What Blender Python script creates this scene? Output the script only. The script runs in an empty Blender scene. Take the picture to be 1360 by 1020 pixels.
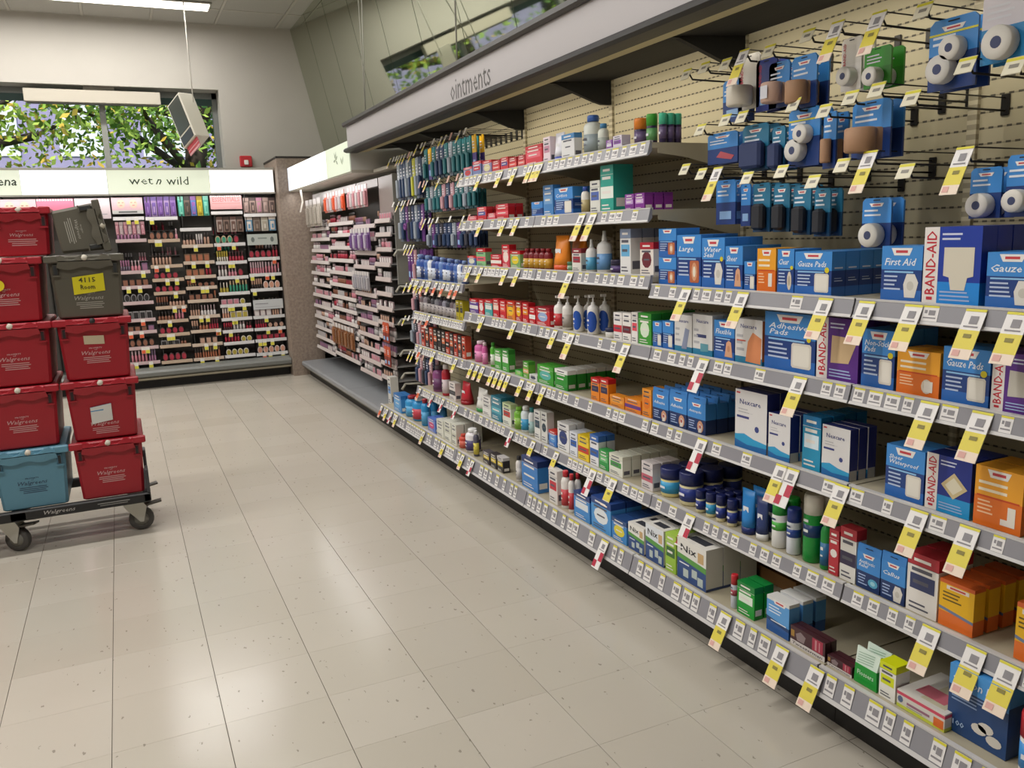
import bpy, bmesh, math, random
from mathutils import Matrix, Vector
random.seed(7)
SC = bpy.context.scene
COL = SC.collection
# ------------------------------------------------------------------ camera, world, sun, exposure
cd = bpy.data.cameras.new('camera'); cam = bpy.data.objects.new('camera', cd); COL.objects.link(cam); SC.camera = cam
cd.sensor_width = 36.0; cd.lens = 36.0 * 1097.2 / 1360.0; cd.clip_start = 0.02; cd.clip_end = 200
cam.matrix_world = Matrix(((0.90380422, 0.10834859, -0.41400305, 0.77675), (-0.42651008, 0.14887106, -0.89214716, -1.78289), (-0.03502981, 0.98290284, 0.18076206, 1.3992), (0, 0, 0, 1)))
SC.view_settings.view_transform = 'Standard'; SC.view_settings.look = 'None'; SC.view_settings.exposure = 0.0
SC.view_settings.gamma = 1.0; SC.view_settings.use_curve_mapping = False
W = bpy.data.worlds.new('sky'); SC.world = W; W.use_nodes = True
nt = W.node_tree; bg = nt.nodes['Background']; sky = nt.nodes.new('ShaderNodeTexSky'); sky.sky_type = 'NISHITA'
sky.sun_disc = False; sky.sun_elevation = math.radians(42); sky.sun_rotation = math.radians(200); sky.air_density = 1.2
nt.links.new(sky.outputs[0], bg.inputs[0]); bg.inputs[1].default_value = 0.3
sl = bpy.data.lights.new('sun', 'SUN'); sl.energy = 4.0; sl.angle = 0.02; sl.color = (1, .95, .86)
so = bpy.data.objects.new('sun', sl); COL.objects.link(so); so.rotation_euler = (math.radians(48), 0, math.radians(-25))
LAMP_POWER = 41.0      # each ceiling strip fixture
CANOPY_EMIT = 1.0
VALANCE_POWER = 1.35    # tube under the header over the shelving, per bay
# ------------------------------------------------------------------ helpers
def lin(c): c /= 255.0; return c / 12.92 if c <= .04045 else ((c + .055) / 1.055) ** 2.4
def hexc(h): return tuple(lin(int(h[i:i + 2], 16)) for i in (0, 2, 4)) + (1,)
MATS = {}
def M(h, rough=.42, metal=0, emit=0, name=None, alpha=1, trans=0):
    k = (h, rough, metal, emit, alpha, trans)
    if k in MATS: return MATS[k]
    m = bpy.data.materials.new(name or 'paint_' + h); m.use_nodes = True; nt = m.node_tree; b = nt.nodes['Principled BSDF']
    b.inputs['Base Color'].default_value = hexc(h); b.inputs['Roughness'].default_value = rough; b.inputs['Metallic'].default_value = metal
    if emit: b.inputs['Emission Color'].default_value = hexc(h); b.inputs['Emission Strength'].default_value = emit
    if alpha < 1: b.inputs['Alpha'].default_value = alpha
    if trans: b.inputs['Transmission Weight'].default_value = trans
    if not emit and not trans:   # a little unevenness of print and moulding
        n = nt.nodes.new('ShaderNodeTexNoise'); n.inputs['Scale'].default_value = 60
        r = nt.nodes.new('ShaderNodeMapRange'); r.inputs[3].default_value = max(rough - .06, .02); r.inputs[4].default_value = rough + .08
        nt.links.new(n.outputs[0], r.inputs[0]); nt.links.new(r.outputs[0], b.inputs['Roughness'])
    MATS[k] = m; return m
class N:
    """tiny node helper"""
    def __init__(s, name): s.m = bpy.data.materials.new(name); s.m.use_nodes = True; s.t = s.m.node_tree; s.b = s.t.nodes['Principled BSDF']
    def n(s, typ, **kw):
        o = s.t.nodes.new(typ)
        for k, v in kw.items():
            if k.startswith('i_'): o.inputs[k[2:].replace('_', ' ')].default_value = v
            else: setattr(o, k, v)
        return o
    def l(s, a, b): s.t.links.new(a, b)
    def math(s, op, a, b=None):
        o = s.t.nodes.new('ShaderNodeMath'); o.operation = op
        for i, x in enumerate((a, b)):
            if x is None: continue
            if isinstance(x, (int, float)): o.inputs[i].default_value = x
            else: s.l(x, o.inputs[i])
        return o.outputs[0]
    def mix(s, f, a, b):
        o = s.t.nodes.new('ShaderNodeMix'); o.data_type = 'RGBA'
        for i, x in ((0, f), (6, a), (7, b)):
            if isinstance(x, (int, float, tuple)): o.inputs[i].default_value = x
            else: s.l(x, o.inputs[i])
        return o.outputs[2]
class MB:
    def __init__(s): s.v = []; s.f = []; s.mi = []; s.sm = []; s.ms = []
    def mat(s, m):
        if isinstance(m, str): m = M(m)
        if m not in s.ms: s.ms.append(m)
        return s.ms.index(m)
    def add(s, vs, fs, m, smooth=False):
        o = len(s.v); i = s.mat(m); s.v += [tuple(v) for v in vs]
        for f in fs: s.f.append(tuple(o + k for k in f)); s.mi.append(i); s.sm.append(smooth)
        return s
    def box(s, x0, x1, y0, y1, z0, z1, m):
        return s.add([(x0, y0, z0), (x1, y0, z0), (x1, y1, z0), (x0, y1, z0), (x0, y0, z1), (x1, y0, z1), (x1, y1, z1), (x0, y1, z1)],
                     [(0, 3, 2, 1), (4, 5, 6, 7), (0, 1, 5, 4), (1, 2, 6, 5), (2, 3, 7, 6), (3, 0, 4, 7)], m)
    def hexa(s, b, t, m):      # b, t: 4 bottom and 4 top points
        return s.add(list(b) + list(t), [(0, 3, 2, 1), (4, 5, 6, 7), (0, 1, 5, 4), (1, 2, 6, 5), (2, 3, 7, 6), (3, 0, 4, 7)], m)
    def cbox(s, x0, x1, y0, y1, z0, z1, m, c=.003):   # box with chamfered vertical edges and rims
        pts = lambda i, z: [(x0 + i + c, y0 + i, z), (x1 - i - c, y0 + i, z), (x1 - i, y0 + i + c, z), (x1 - i, y1 - i - c, z), (x1 - i - c, y1 - i, z), (x0 + i + c, y1 - i, z), (x0 + i, y1 - i - c, z), (x0 + i, y0 + i + c, z)]
        return s.rings([pts(c, z0), pts(0, z0 + c), pts(0, z1 - c), pts(c, z1)], m)
    def rings(s, rs, m, smooth=False, cap=True):
        n = len(rs[0]); o = []; f = []
        for r in rs: o += r
        for k in range(len(rs) - 1):
            for i in range(n): f.append((k * n + i, k * n + (i + 1) % n, (k + 1) * n + (i + 1) % n, (k + 1) * n + i))
        s.add(o, f, m, smooth)
        if cap:
            q = len(s.v) - n * len(rs); i = s.mat(m)
            s.f.append(tuple(q + k for k in range(n))[::-1]); s.mi.append(i); s.sm.append(False)
            s.f.append(tuple(q + (len(rs) - 1) * n + k for k in range(n))); s.mi.append(i); s.sm.append(False)
        return s
    def lathe(s, prof, m, cx=0, cy=0, sy=1, n=14, smooth=True, axis='z', cz=0):
        rs = []
        for r, h in prof:
            ring = []
            for i in range(n):
                a = 2 * math.pi * i / n; u = r * math.cos(a); w = r * math.sin(a) * sy
                ring.append((cx + u, cy + w, cz + h) if axis == 'z' else ((cx + h, cy + w, cz + u) if axis == 'x' else (cx + u, cy + h, cz + w)))
            rs.append(ring)
        return s.rings(rs, m, smooth)
    def prism(s, poly, a, b, m, axis='y'):   # poly in the two other axes
        g = {'y': lambda p, h: (p[0], h, p[1]), 'x': lambda p, h: (h, p[0], p[1]), 'z': lambda p, h: (p[0], p[1], h)}[axis]
        return s.rings([[g(p, a) for p in poly], [g(p, b) for p in poly]], m)
    def rod(s, p, q, r, m, n=6):
        p = Vector(p); q = Vector(q); d = (q - p).normalized(); u = d.orthogonal().normalized(); w = d.cross(u)
        rg = lambda c: [tuple(c + u * r * math.cos(2 * math.pi * i / n) + w * r * math.sin(2 * math.pi * i / n)) for i in range(n)]
        return s.rings([rg(p), rg(q)], m, True)
    def q(s, x, u0, u1, z0, z1, m):          # decal facing -X, u to the viewer's right (= -y)
        return s.add([(x, -u0, z0), (x, -u1, z0), (x, -u1, z1), (x, -u0, z1)], [(0, 1, 2, 3)], m)
    def pl(s, x, pts, m): return s.add([(x, -u, z) for u, z in pts], [tuple(range(len(pts)))], m)
    def text(s, x, txt, u, z, h, m, w=None, rot=0, shear=0, align='C', plane='x'):
        vs, fs, tw, th = glyphs(txt, shear); k = h / th; kx = k if w is None else w / tw
        a = math.radians(rot); c, d = math.cos(a), math.sin(a); out = []
        ox = {'C': -tw / 2, 'L': 0, 'R': -tw}[align]
        for vx, vy in vs:
            px, py = (vx + ox) * kx, (vy - th / 2) * k
            out.append((x, -(u + px * c - py * d), z + px * d + py * c))
        return s.add(out, fs, m)
    def mesh(s, name):
        me = bpy.data.meshes.new(name); me.from_pydata(s.v, [], s.f)
        for m in s.ms: me.materials.append(m)
        me.polygons.foreach_set('material_index', s.mi); me.polygons.foreach_set('use_smooth', s.sm); me.update(); return me
    def build(s, name, parent=None, loc=(0, 0, 0), rz=0): return obj(name, s.mesh(name), parent, loc, rz)
GL = {}
def glyphs(txt, shear=0):
    if (txt, shear) in GL: return GL[(txt, shear)]
    c = bpy.data.curves.new('lettering', 'FONT'); c.body = txt; c.resolution_u = 1; c.shear = shear; c.offset = .012 if txt not in ('ointments', 'Walgreens', 'wet', 'wild') else 0; c.space_line = .8
    o = bpy.data.objects.new('lettering', c); COL.objects.link(o); dg = bpy.context.evaluated_depsgraph_get(); me = o.evaluated_get(dg).to_mesh()
    vs = [(v.co.x, v.co.y) for v in me.vertices]; fs = [tuple(p.vertices) for p in me.polygons]
    o.evaluated_get(dg).to_mesh_clear(); bpy.data.objects.remove(o); bpy.data.curves.remove(c)
    x0 = min(v[0] for v in vs); x1 = max(v[0] for v in vs); y0 = min(v[1] for v in vs); y1 = max(v[1] for v in vs)
    r = ([(a - x0, b - y0) for a, b in vs], fs, x1 - x0, y1 - y0); GL[(txt, shear)] = r; return r
def obj(name, me, parent=None, loc=(0, 0, 0), rz=0):
    o = bpy.data.objects.new(name, me); COL.objects.link(o)
    if parent: o.parent = parent
    o.location = loc
    if rz: o.rotation_euler[2] = rz
    return o
def tag(o, label, cat, group=None):
    o['label'] = label; o['category'] = cat
    if group: o['group'] = group
    return o
def empty(name, loc=(0, 0, 0), rz=0): return obj(name, None, None, loc, rz)
def struct(o): o['kind'] = 'structure'; return o
def copy_tree(o, parent=None):
    c = o.copy(); COL.objects.link(c)
    if parent: c.parent = parent
    for ch in list(o.children): copy_tree(ch, c)
    return c
ORD = ['first', 'second', 'third', 'fourth', 'fifth', 'sixth', 'seventh', 'eighth', 'ninth', 'tenth', 'eleventh', 'twelfth', 'thirteenth', 'fourteenth', 'fifteenth', 'sixteenth'] 
def ordn(i): return ORD[i] if i < 16 else '%d%s' % (i + 1, 'th' if (i + 1) % 10 not in (1, 2, 3) else {1: 'st', 2: 'nd', 3: 'rd'}[(i + 1) % 10])
PI = math.pi
PRODUCTS = [
 ('R3', 0.685, 0.582, 0.098, 'W', ('knee', ''), 'small blue knee bandage box under another', 1, 0.1, 1.0),
 ('R3', 0.578, 0.446, 0.174, 'W', ('knee', 'Large'), 'blue box with bandaged knee picture', 3, None, 1.0),
 ('R3', 0.442, 0.327, 0.163, 'W', ('foot', 'Water\nSeal'), 'blue box with white foot dressing picture', 3, None, 1.0),
 ('R3', 0.324, 0.242, 0.137, 'W', ('skin', 'Sheer'), 'blue box with skin toned patch', 3, None, 1.0),
 ('R3', 0.235, 0.185, 0.091, 'W', ('pad', ''), 'short slim blue plaster box', 2, None, 1.0),
 ('R3', 0.178, 0.098, 0.13, 'O', ('roll',), 'narrow orange and amber plaster box', 2, None, 1.0),
 ('R3', 0.092, 0.025, 0.128, 'W', ('roll', 'Clear'), 'blue box with oval plaster picture', 2, None, 1.0),
 ('R3', 0.022, -0.115, 0.122, 'W', ('pad', 'Gauze Pads'), 'wide blue gauze box with white square', 5, 0.05, 1.0),
 ('R3', -0.276, -0.395, 0.137, 'W', ('foot', 'First Aid'), 'blue box with upright white dressing picture', 2, 0.05, 1.0),
 ('R3', -0.397, -0.545, 0.181, 'B', ('1b3a9e', 'hand'), 'tall blue box with vertical red writing', 3, 0.05, 1.0),
 ('R3', -0.559, -0.675, 0.124, 'W', ('foot', 'Gauze'), 'blue box cut by the right frame edge', 2, 0.05, 1.0),
 ('R4', 2.485, 2.367, 0.078, 'C', ('6a4a9a', 'e8e4e0', 'c4202c'), 'purple and red travel pack', 1, None, 1.0),
 ('R4', 2.356, 2.284, 0.08, 'C', ('c4202c', 'e8e4e0', 'c4202c'), 'slim red carton', 1, None, 1.0),
 ('R4', 2.274, 2.175, 0.085, 'C', ('4aa8a8', 'e8e8e4', 'c4202c'), 'teal and red travel pack', 1, None, 1.0),
 ('R4', 2.165, 2.089, 0.095, 'C', ('c4202c', 'f0d0c0', 'c4202c'), 'red travel pack with pale band', 1, None, 1.0),
 ('R4', 2.079, 2.006, 0.092, 'C', ('d02a34', 'e87060', 'c4202c'), 'all red travel pack', 1, None, 1.0),
 ('R4', 1.997, 1.899, 0.094, 'C', ('e8862a', 'f0c030', 'c83020'), 'orange and yellow travel pack', 1, None, 1.0),
 ('R4', 1.891, 1.823, 0.099, 'C', ('b8242c', 'e8b828', '902020'), 'maroon pack with yellow band', 1, None, 1.0),
 ('R4', 1.815, 1.749, 0.096, 'C', ('c8262e', 'e89030', 'c4202c'), 'red pack with orange band', 1, None, 1.0),
 ('R4', 1.741, 1.677, 0.079, 'C', ('c4202c', 'f0f0ee', 'c4202c'), 'red pack with white band', 1, None, 1.0),
 ('R4', 1.669, 1.533, 0.087, 'C', ('c42830', '9ab0d8', 'a02030'), 'wide red box with pale blue window', 2, None, 1.0),
 ('R4', 1.519, 1.447, 0.145, 'bt', ('ece8e4', 'c42830', 'f2f0ee', 'pump'), 'white pump bottle with red print', 1, None, 0.82),
 ('R4', 1.44, 1.372, 0.146, 'bt', ('e4e0da', 'b0a8a0', 'f2f0ee', 'pump'), 'plain white pump bottle', 1, None, 0.82),
 ('R4', 1.358, 1.26, 0.154, 'bt', ('ece9e6', '2456b4', 'f2f0ee', 'pump'), 'white lotion bottle with blue oval', 2, None, 0.53),
 ('R4', 1.241, 1.136, 0.164, 'bt', ('ece9e6', '2450ac', 'f2f0ee', 'pump'), 'bigger white lotion bottle, blue oval', 2, None, 0.55),
 ('R4', 1.094, 1.002, 0.038, 'jr', ('e8e6e2', '262a48'), 'squat white jar with dark lid', 2, None, 0.57),
 ('R4', 0.991, 0.931, 0.108, 'C', ('e8e4e2', 'c83040', 'e8e4e2'), 'white carton with red lines', 1, None, 1.0),
 ('R4', 0.926, 0.868, 0.11, 'C', ('ece8e4', '702030', 'ece8e4'), 'white carton with maroon lines', 1, None, 1.0),
 ('R4', 0.863, 0.822, 0.117, 'C', ('e8e4e2', 'e05060', 'd8d4d0'), 'slim white and red carton', 1, None, 1.0),
 ('R4', 0.817, 0.733, 0.119, 'C', ('3f9a34', 'd8e8d0', '2f8a2c'), 'green carton with white middle', 4, 0.045, 1.0),
 ('R4', 0.724, 0.667, 0.094, 'W', ('pad', ''), 'little blue bandage box, left twin', 2, None, 1.0),
 ('R4', 0.663, 0.599, 0.1, 'W', ('pad', ''), 'little blue bandage box, right twin', 2, None, 1.0),
 ('R4', 0.591, 0.492, 0.13, 'N', ('tape',), 'pale box with slanted grey strip', 2, None, 1.0),
 ('R4', 0.488, 0.384, 0.138, 'N', ('tape2',), 'pale box with navy stripe picture', 2, None, 1.0),
 ('R4', 0.376, 0.276, 0.127, 'W', ('skin', 'Flexible'), 'blue box with beige strip picture', 2, None, 1.0),
 ('R4', 0.272, 0.149, 0.141, 'N', ('orange',), 'white box with orange leaf picture', 2, None, 1.0),
 ('R4', 0.139, -0.065, 0.172, 'W', ('pad', 'Adhesive\nPads'), 'largest blue box with white pad', 2, 0.06, 1.0),
 ('R4', -0.07, -0.216, 0.172, 'B', ('5a2c86', 'beige'), 'purple box with red vertical writing', 2, None, 1.0),
 ('R4', -0.226, -0.33, 0.152, 'W', ('pad', 'Non-Stick\nPads'), 'blue box beside the purple box', 3, None, 1.0),
 ('R4', -0.337, -0.459, 0.112, 'O', ('big',), 'wide orange box with white shape', 2, 0.05, 1.0),
 ('R4', -0.465, -0.585, 0.132, 'W', ('pad', 'Gauze Pads'), 'wide blue box right of orange box', 2, 0.05, 1.0),
 ('R4', -0.589, -0.699, 0.133, 'B', ('5a2c86', 'grey'), 'purple box at right frame edge', 2, None, 1.0),
 ('R5', 2.483, 2.386, 0.116, 'bt', ('d868a8', 'e890c0', 'f0d8e4', 'cap'), 'pink bottle with pale cap', 1, None, 0.82),
 ('R5', 2.375, 2.292, 0.119, 'bt', ('d060a0', 'e890c0', 'f0d8e4', 'cap'), 'darker pink bottle', 1, None, 0.42),
 ('R5', 2.261, 2.181, 0.13, 'bt', ('5ab83c', 'e8f0e0', '3a8a2c', 'cap'), 'bright green bottle', 1, None, 0.43),
 ('R5', 2.172, 2.085, 0.104, 'C', ('48a040', 'ecece8', '48a040'), 'white labelled green pack, left', 1, None, 1.0),
 ('R5', 2.076, 1.993, 0.115, 'C', ('48a040', 'ecece8', '308030'), 'white labelled green pack, right', 1, None, 1.0),
 ('R5', 1.921, 1.835, 0.027, 'C', ('58b848', '9ad060', '2f9a34'), 'low green carton', 1, None, 1.0),
 ('R5', 1.827, 1.768, 0.082, 'C', ('6aa83c', 'e0b080', '4a9a34'), 'green carton with skin picture', 1, None, 1.0),
 ('R5', 1.76, 1.679, 0.026, 'C', ('e8e8e4', '38405a', 'e8e8e4'), 'small white carton on green ones', 1, None, 1.0),
 ('R5', 1.672, 1.512, 0.087, 'C', ('3a9c30', '58b0a8', '48a838'), 'green box with teal band', 2, None, 1.0),
 ('R5', 1.498, 1.378, 0.09, 'C', ('2a9030', '2a9030', 'ecebe8'), 'green box with white foot', 5, 0.045, 1.0),
 ('R5', 1.175, 1.108, 0.095, 'C', ('e8861e', '2e2a50', 'c42024'), 'orange carton with red top, left', 1, None, 1.0),
 ('R5', 1.102, 1.038, 0.102, 'C', ('e8861e', '2e2a50', 'c42024'), 'orange carton with red top, right', 1, None, 1.0),
 ('R5', 1.026, 0.92, 0.046, 'C', ('e8902a', 'f0a848', 'e8902a'), 'low orange carton', 1, None, 1.0),
 ('R5', 0.915, 0.805, 0.053, 'C', ('e8862a', '6a3090', 'e88c28'), 'orange and purple carton', 2, None, 1.0),
 ('R5', 0.795, 0.735, 0.107, 'C', ('f09028', 'e87820', 'f09c30'), 'slim orange carton', 2, None, 1.0),
 ('R5', 0.726, 0.627, 0.123, 'H', ('hand', 'Adhesive'), 'blue hang-tab box, leftmost of three', 4, 0.045, 1.0),
 ('R5', 0.622, 0.52, 0.132, 'H', ('hand', 'Adhesive'), 'blue hang-tab box, middle of three', 4, 0.045, 1.0),
 ('R5', 0.516, 0.416, 0.13, 'H', ('hand', 'Antiseptic'), 'blue hang-tab box, rightmost of three', 4, 0.045, 1.0),
 ('R5', 0.267, 0.121, 0.189, 'N', ('tall',), 'tallest white and navy tape box', 2, 0.05, 1.0),
 ('R5', 0.114, 0.022, 0.139, 'N', ('mid',), 'shorter white tape box beside tallest', 3, 0.035, 1.0),
 ('R5', -0.026, -0.096, 0.158, 'C', ('1f8fb8', 'd8e8f0', '1878b0'), 'teal carton between white boxes', 4, 0.04, 1.0),
 ('R5', -0.101, -0.201, 0.145, 'N', ('mid',), 'white tape box with navy side', 3, 0.03, 1.0),
 ('R5', -0.318, -0.433, 0.136, 'W', ('pad', 'Sheer\nWaterproof'), 'blue box with white pad picture', 2, None, 1.0),
 ('R5', -0.437, -0.558, 0.141, 'B', ('1c2f86', 'pad'), 'navy box with vertical red writing', 2, 0.06, 1.0),
 ('R5', -0.566, -0.681, 0.141, 'O', ('el',), 'large orange and amber box', 2, 0.06, 1.0),
 ('R6', 2.505, 2.374, 0.128, 'tb', ('e8e8e2', '3f9a50'), 'white tube with green base', 1, None, 1.0),
 ('R6', 2.363, 2.249, 0.107, 'C', ('e8e6e2', 'd0d0cc', 'e8e6e2'), 'white carton', 1, None, 1.0),
 ('R6', 2.239, 2.111, 0.129, 'C', ('2f8098', '58a8b8', '2f8098'), 'teal carton', 2, None, 1.0),
 ('R6', 2.092, 1.989, 0.115, 'C', ('e0e4d8', 'c04038', 'c8d8a8'), 'cream carton with red band', 1, None, 1.0),
 ('R6', 1.98, 1.909, 0.112, 'bt', ('7ab83c', '98c858', '7ab83c', 'cap'), 'lime green bottle', 1, None, 0.82),
 ('R6', 1.9, 1.831, 0.13, 'bt', ('dfe8ec', '3a9ac8', 'ecece8', 'cap'), 'white bottle with sky blue label', 1, None, 0.82),
 ('R6', 1.822, 1.739, 0.138, 'bt', ('e0e4e4', 'a8c8c8', '1f7a7a', 'cap'), 'white bottle with teal cap', 1, None, 0.47),
 ('R6', 1.722, 1.658, 0.143, 'C', ('e0e0dc', '2c4858', 'e0e0dc'), 'white carton with dark base, left', 1, None, 1.0),
 ('R6', 1.65, 1.588, 0.148, 'C', ('dcdcd8', '244050', 'd8d8d4'), 'white carton with dark base, right', 1, None, 1.0),
 ('R6', 1.573, 1.498, 0.074, 'C', ('3a78c8', '6aa0d8', 'c83028'), 'blue carton with red edge', 1, None, 1.0),
 ('R6', 1.484, 1.377, 0.131, 'C', ('e8e8e8', '2a3c78', 'dcdcdc'), 'white carton with navy mark', 2, None, 1.0),
 ('R6', 1.37, 1.302, 0.108, 'C', ('e4e8f0', '3060b0', 'dce0e8'), 'white and blue carton', 2, None, 1.0),
 ('R6', 1.295, 1.204, 0.109, 'C', ('f0d030', 'c83c28', 'e8c828'), 'yellow carton with red top', 2, None, 1.0),
 ('R6', 1.192, 1.123, 0.132, 'C', ('e8e8ec', '2c60b0', '3a6cb8'), 'white and blue bandage carton', 2, None, 1.0),
 ('R6', 1.117, 1.045, 0.083, 'C', ('2f9a48', '78c080', '2f9a48'), 'short green carton', 1, None, 1.0),
 ('R6', 1.039, 0.937, 0.085, 'C', ('e4e4d8', '48984c', 'dcdccc'), 'cream carton with green oval', 6, 0.04, 1.0),
 ('R6', 0.803, 0.728, 0.108, 'C', ('dcd4d4', 'c06070', 'd4cccc'), 'pale carton with pink lines', 3, None, 1.0),
 ('R6', 0.718, 0.613, 0.109, 'jr', ('e8dc98', '1f2a66', '3aa0d0'), 'large cream jar with blue label', 3, None, 0.82),
 ('R6', 0.604, 0.493, 0.121, 'jr', ('e4dcb0', '1c2660', '2a3c8c'), 'large jar with navy oval label', 3, None, 0.82),
 ('R6', 0.484, 0.438, 0.08, 'jr', ('e4dcb0', '1c2660', '2a3c8c'), 'small jar beside the large jars', 3, None, 0.82),
 ('R6', 0.429, 0.381, 0.085, 'jr', ('e8e0b0', '1c2660', '3aa0d0'), 'small jar with sky blue label', 3, None, 0.82),
 ('R6', 0.373, 0.329, 0.092, 'jr', ('e4dcb0', '1c2660', '2a3c8c'), 'small navy lidded jar', 3, None, 0.82),
 ('R6', 0.321, 0.268, 0.092, 'jr', ('e4dcb0', '1c2660', '2a3c8c'), 'small navy lidded jar beside blue tube', 3, None, 0.69),
 ('R6', 0.25, 0.185, 0.147, 'tb', ('2484d0', '1c2c6c'), 'bright blue squeeze tube', 2, None, 1.0),
 ('R6', 0.178, 0.123, 0.139, 'tb', ('26386e', 'e0e0dc'), 'navy squeeze tube with white cap', 2, None, 1.0),
 ('R6', 0.113, 0.05, 0.149, 'cn', ('e8e8e4', '4ab040', '1f9a34'), 'white can with green cap', 2, None, 0.82),
 ('R6', 0.047, -0.01, 0.143, 'cn', ('e4e8f0', '2c4ca0', '233a8c'), 'white can with navy cap', 1, None, 0.82),
 ('R6', -0.013, -0.088, 0.207, 'cn', ('189038', '1c3c6c', 'e8e4d8'), 'tall green can with white cap', 2, None, 0.82),
 ('R6', -0.091, -0.136, 0.155, 'bt', ('1f8a3c', '2c70a0', 'e4e0d8', 'cap'), 'small green bottle with white cap', 2, None, 0.78),
 ('R6', -0.139, -0.175, 0.133, 'C', ('b8303c', 'e8e0dc', 'a82c38'), 'slim dark red carton', 2, None, 1.0),
 ('R6', -0.18, -0.236, 0.154, 'C', ('e8e6e0', '3c3450', 'b8303c'), 'white carton with yellow spot', 1, None, 1.0),
 ('R6', -0.239, -0.317, 0.125, 'H', ('splat', 'Antibiotic\nRelief'), 'blue hang-tab carton, left of pair', 1, None, 1.0),
 ('R6', -0.319, -0.395, 0.13, 'H', ('foot', 'Callus'), 'blue hang-tab carton, right of pair', 1, None, 1.0),
 ('R6', -0.399, -0.489, 0.158, 'C', ('e8e4de', '384068', 'b02c38'), 'big white carton with red top', 2, 0.06, 1.0),
 ('R6', -0.493, -0.586, 0.12, 'Y', (), 'yellow and orange bandage carton', 4, 0.04, 1.0),
 ('R6', -0.686, -0.751, 0.136, 'Y', (), 'yellow carton at right frame edge', 2, None, 1.0),
 ('BASE', 3.787, 3.613, 0.122, 'C', ('3f88c4', '6aa8d8', '3070b0'), 'slim sky blue carton', 2, None, 1.0),
 ('BASE', 3.579, 3.447, 0.142, 'bt', ('2f8fc8', '58a8d8', '9a2430', 'cap'), 'blue bottle with red cap, first', 1, None, 0.82),
 ('BASE', 3.431, 3.291, 0.157, 'bt', ('2c90cc', 'c84050', 'e8e8e8', 'cap'), 'blue bottle with white cap', 1, None, 0.82),
 ('BASE', 3.275, 3.098, 0.175, 'bt', ('2f8fc8', '58a8d8', '9a2430', 'cap'), 'blue bottle with red cap, second', 3, None, 0.34),
 ('BASE', 3.069, 2.931, 0.083, 'C', ('5878c8', 'c8487c', '5878c8'), 'low blue and pink carton', 2, None, 1.0),
 ('BASE', 2.904, 2.786, 0.103, 'C', ('dcdcd0', 'dcdcd0', 'dcdcd0'), 'white carton, one of a row', 3, 0.05, 1.0),
 ('BASE', 2.773, 2.66, 0.119, 'C', ('dcdcd0', 'c8c8b8', 'dcdcd0'), 'white carton in a row of three', 3, 0.05, 1.0),
 ('BASE', 2.648, 2.575, 0.125, 'C', ('d8d8cc', 'c8c8b8', 'd8d8cc'), 'slim white carton in same row', 3, 0.05, 1.0),
 ('BASE', 2.563, 2.493, 0.08, 'bt', ('c84838', 'd86a58', 'c84838', 'cap'), 'little red bottle', 1, None, 0.82),
 ('BASE', 2.482, 2.369, 0.132, 'bt', ('e4e0e4', '4a4070', 'ececec', 'cap'), 'white and violet bottle', 1, None, 0.82),
 ('BASE', 2.358, 2.272, 0.146, 'bt', ('5a5868', 'd8c850', 'e4e4e4', 'cap'), 'grey bottle with yellow band', 1, None, 0.4),
 ('BASE', 2.188, 2.098, 0.066, 'C', ('3a3438', 'd8c030', '5a5458'), 'black and yellow carton, left', 1, None, 1.0),
 ('BASE', 2.088, 2.01, 0.075, 'C', ('2c282c', 'd8c030', '3a3438'), 'black and yellow carton, middle', 1, None, 1.0),
 ('BASE', 2.001, 1.926, 0.079, 'C', ('2c282c', 'd8c030', 'c8c4c4'), 'black and yellow carton, right', 1, None, 1.0),
 ('BASE', 1.809, 1.732, 0.128, 'bt', ('e4e0dc', 'c8c4c0', '2a2628', 'cap'), 'white bottle with black nozzle', 1, None, 0.46),
 ('BASE', 1.707, 1.538, 0.152, 'C', ('3a80c8', '3a80c8', '24386e'), 'blue over navy carton', 3, 0.06, 1.0),
 ('BASE', 1.424, 1.345, 0.156, 'C', ('e0dcd8', 'c83040', 'dcd8d4'), 'white carton with red print', 1, None, 1.0),
 ('BASE', 1.331, 1.275, 0.17, 'bt', ('e8e4e0', 'c84048', 'c42834', 'cap'), 'white bottle, red cap, left', 1, None, 0.82),
 ('BASE', 1.269, 1.208, 0.172, 'bt', ('e8e4e0', 'c84048', 'c42834', 'cap'), 'white bottle, red cap, right', 2, None, 0.52),
 ('BASE', 1.195, 1.062, 0.115, 'C', ('3f88cc', 'dce4ec', '28407c'), 'blue denture care box', 2, 0.06, 1.0),
 ('BASE', 1.049, 0.897, 0.133, 'C', ('4a94d4', 'e4e8ec', '2a4888'), 'blue box with white panel', 2, 0.07, 1.0),
 ('BASE', 0.891, 0.783, 0.092, 'C', ('3a84c8', 'e0d040', '28487c'), 'blue box with yellow stripe', 4, 0.06, 1.0),
 ('BASE', 0.772, 0.665, 0.105, 'NX', ('e8e6e0',), 'white lice kit carton, smaller', 3, 0.06, 1.0),
 ('BASE', 0.655, 0.541, 0.137, 'NX', ('dfe4ea',), 'white lice kit carton, blue stripe', 3, 0.06, 1.0),
 ('BASE', 0.532, 0.469, 0.141, 'C', ('98c040', '3a6a34', 'a8cc50'), 'lime green carton', 3, None, 1.0),
 ('BASE', 0.461, 0.302, 0.147, 'NX', ('e4e2dc',), 'widest white lice kit carton', 3, 0.07, 1.0),
 ('BASE', 0.192, 0.155, 0.112, 'cn', ('c8ccd8', 'a04050', 'c02430'), 'small can with red cap', 1, None, 0.7),
 ('BASE', 0.148, 0.068, 0.106, 'C', ('189a34', 'e4f0e0', '14803a'), 'green carton', 2, 0.035, 1.0),
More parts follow.
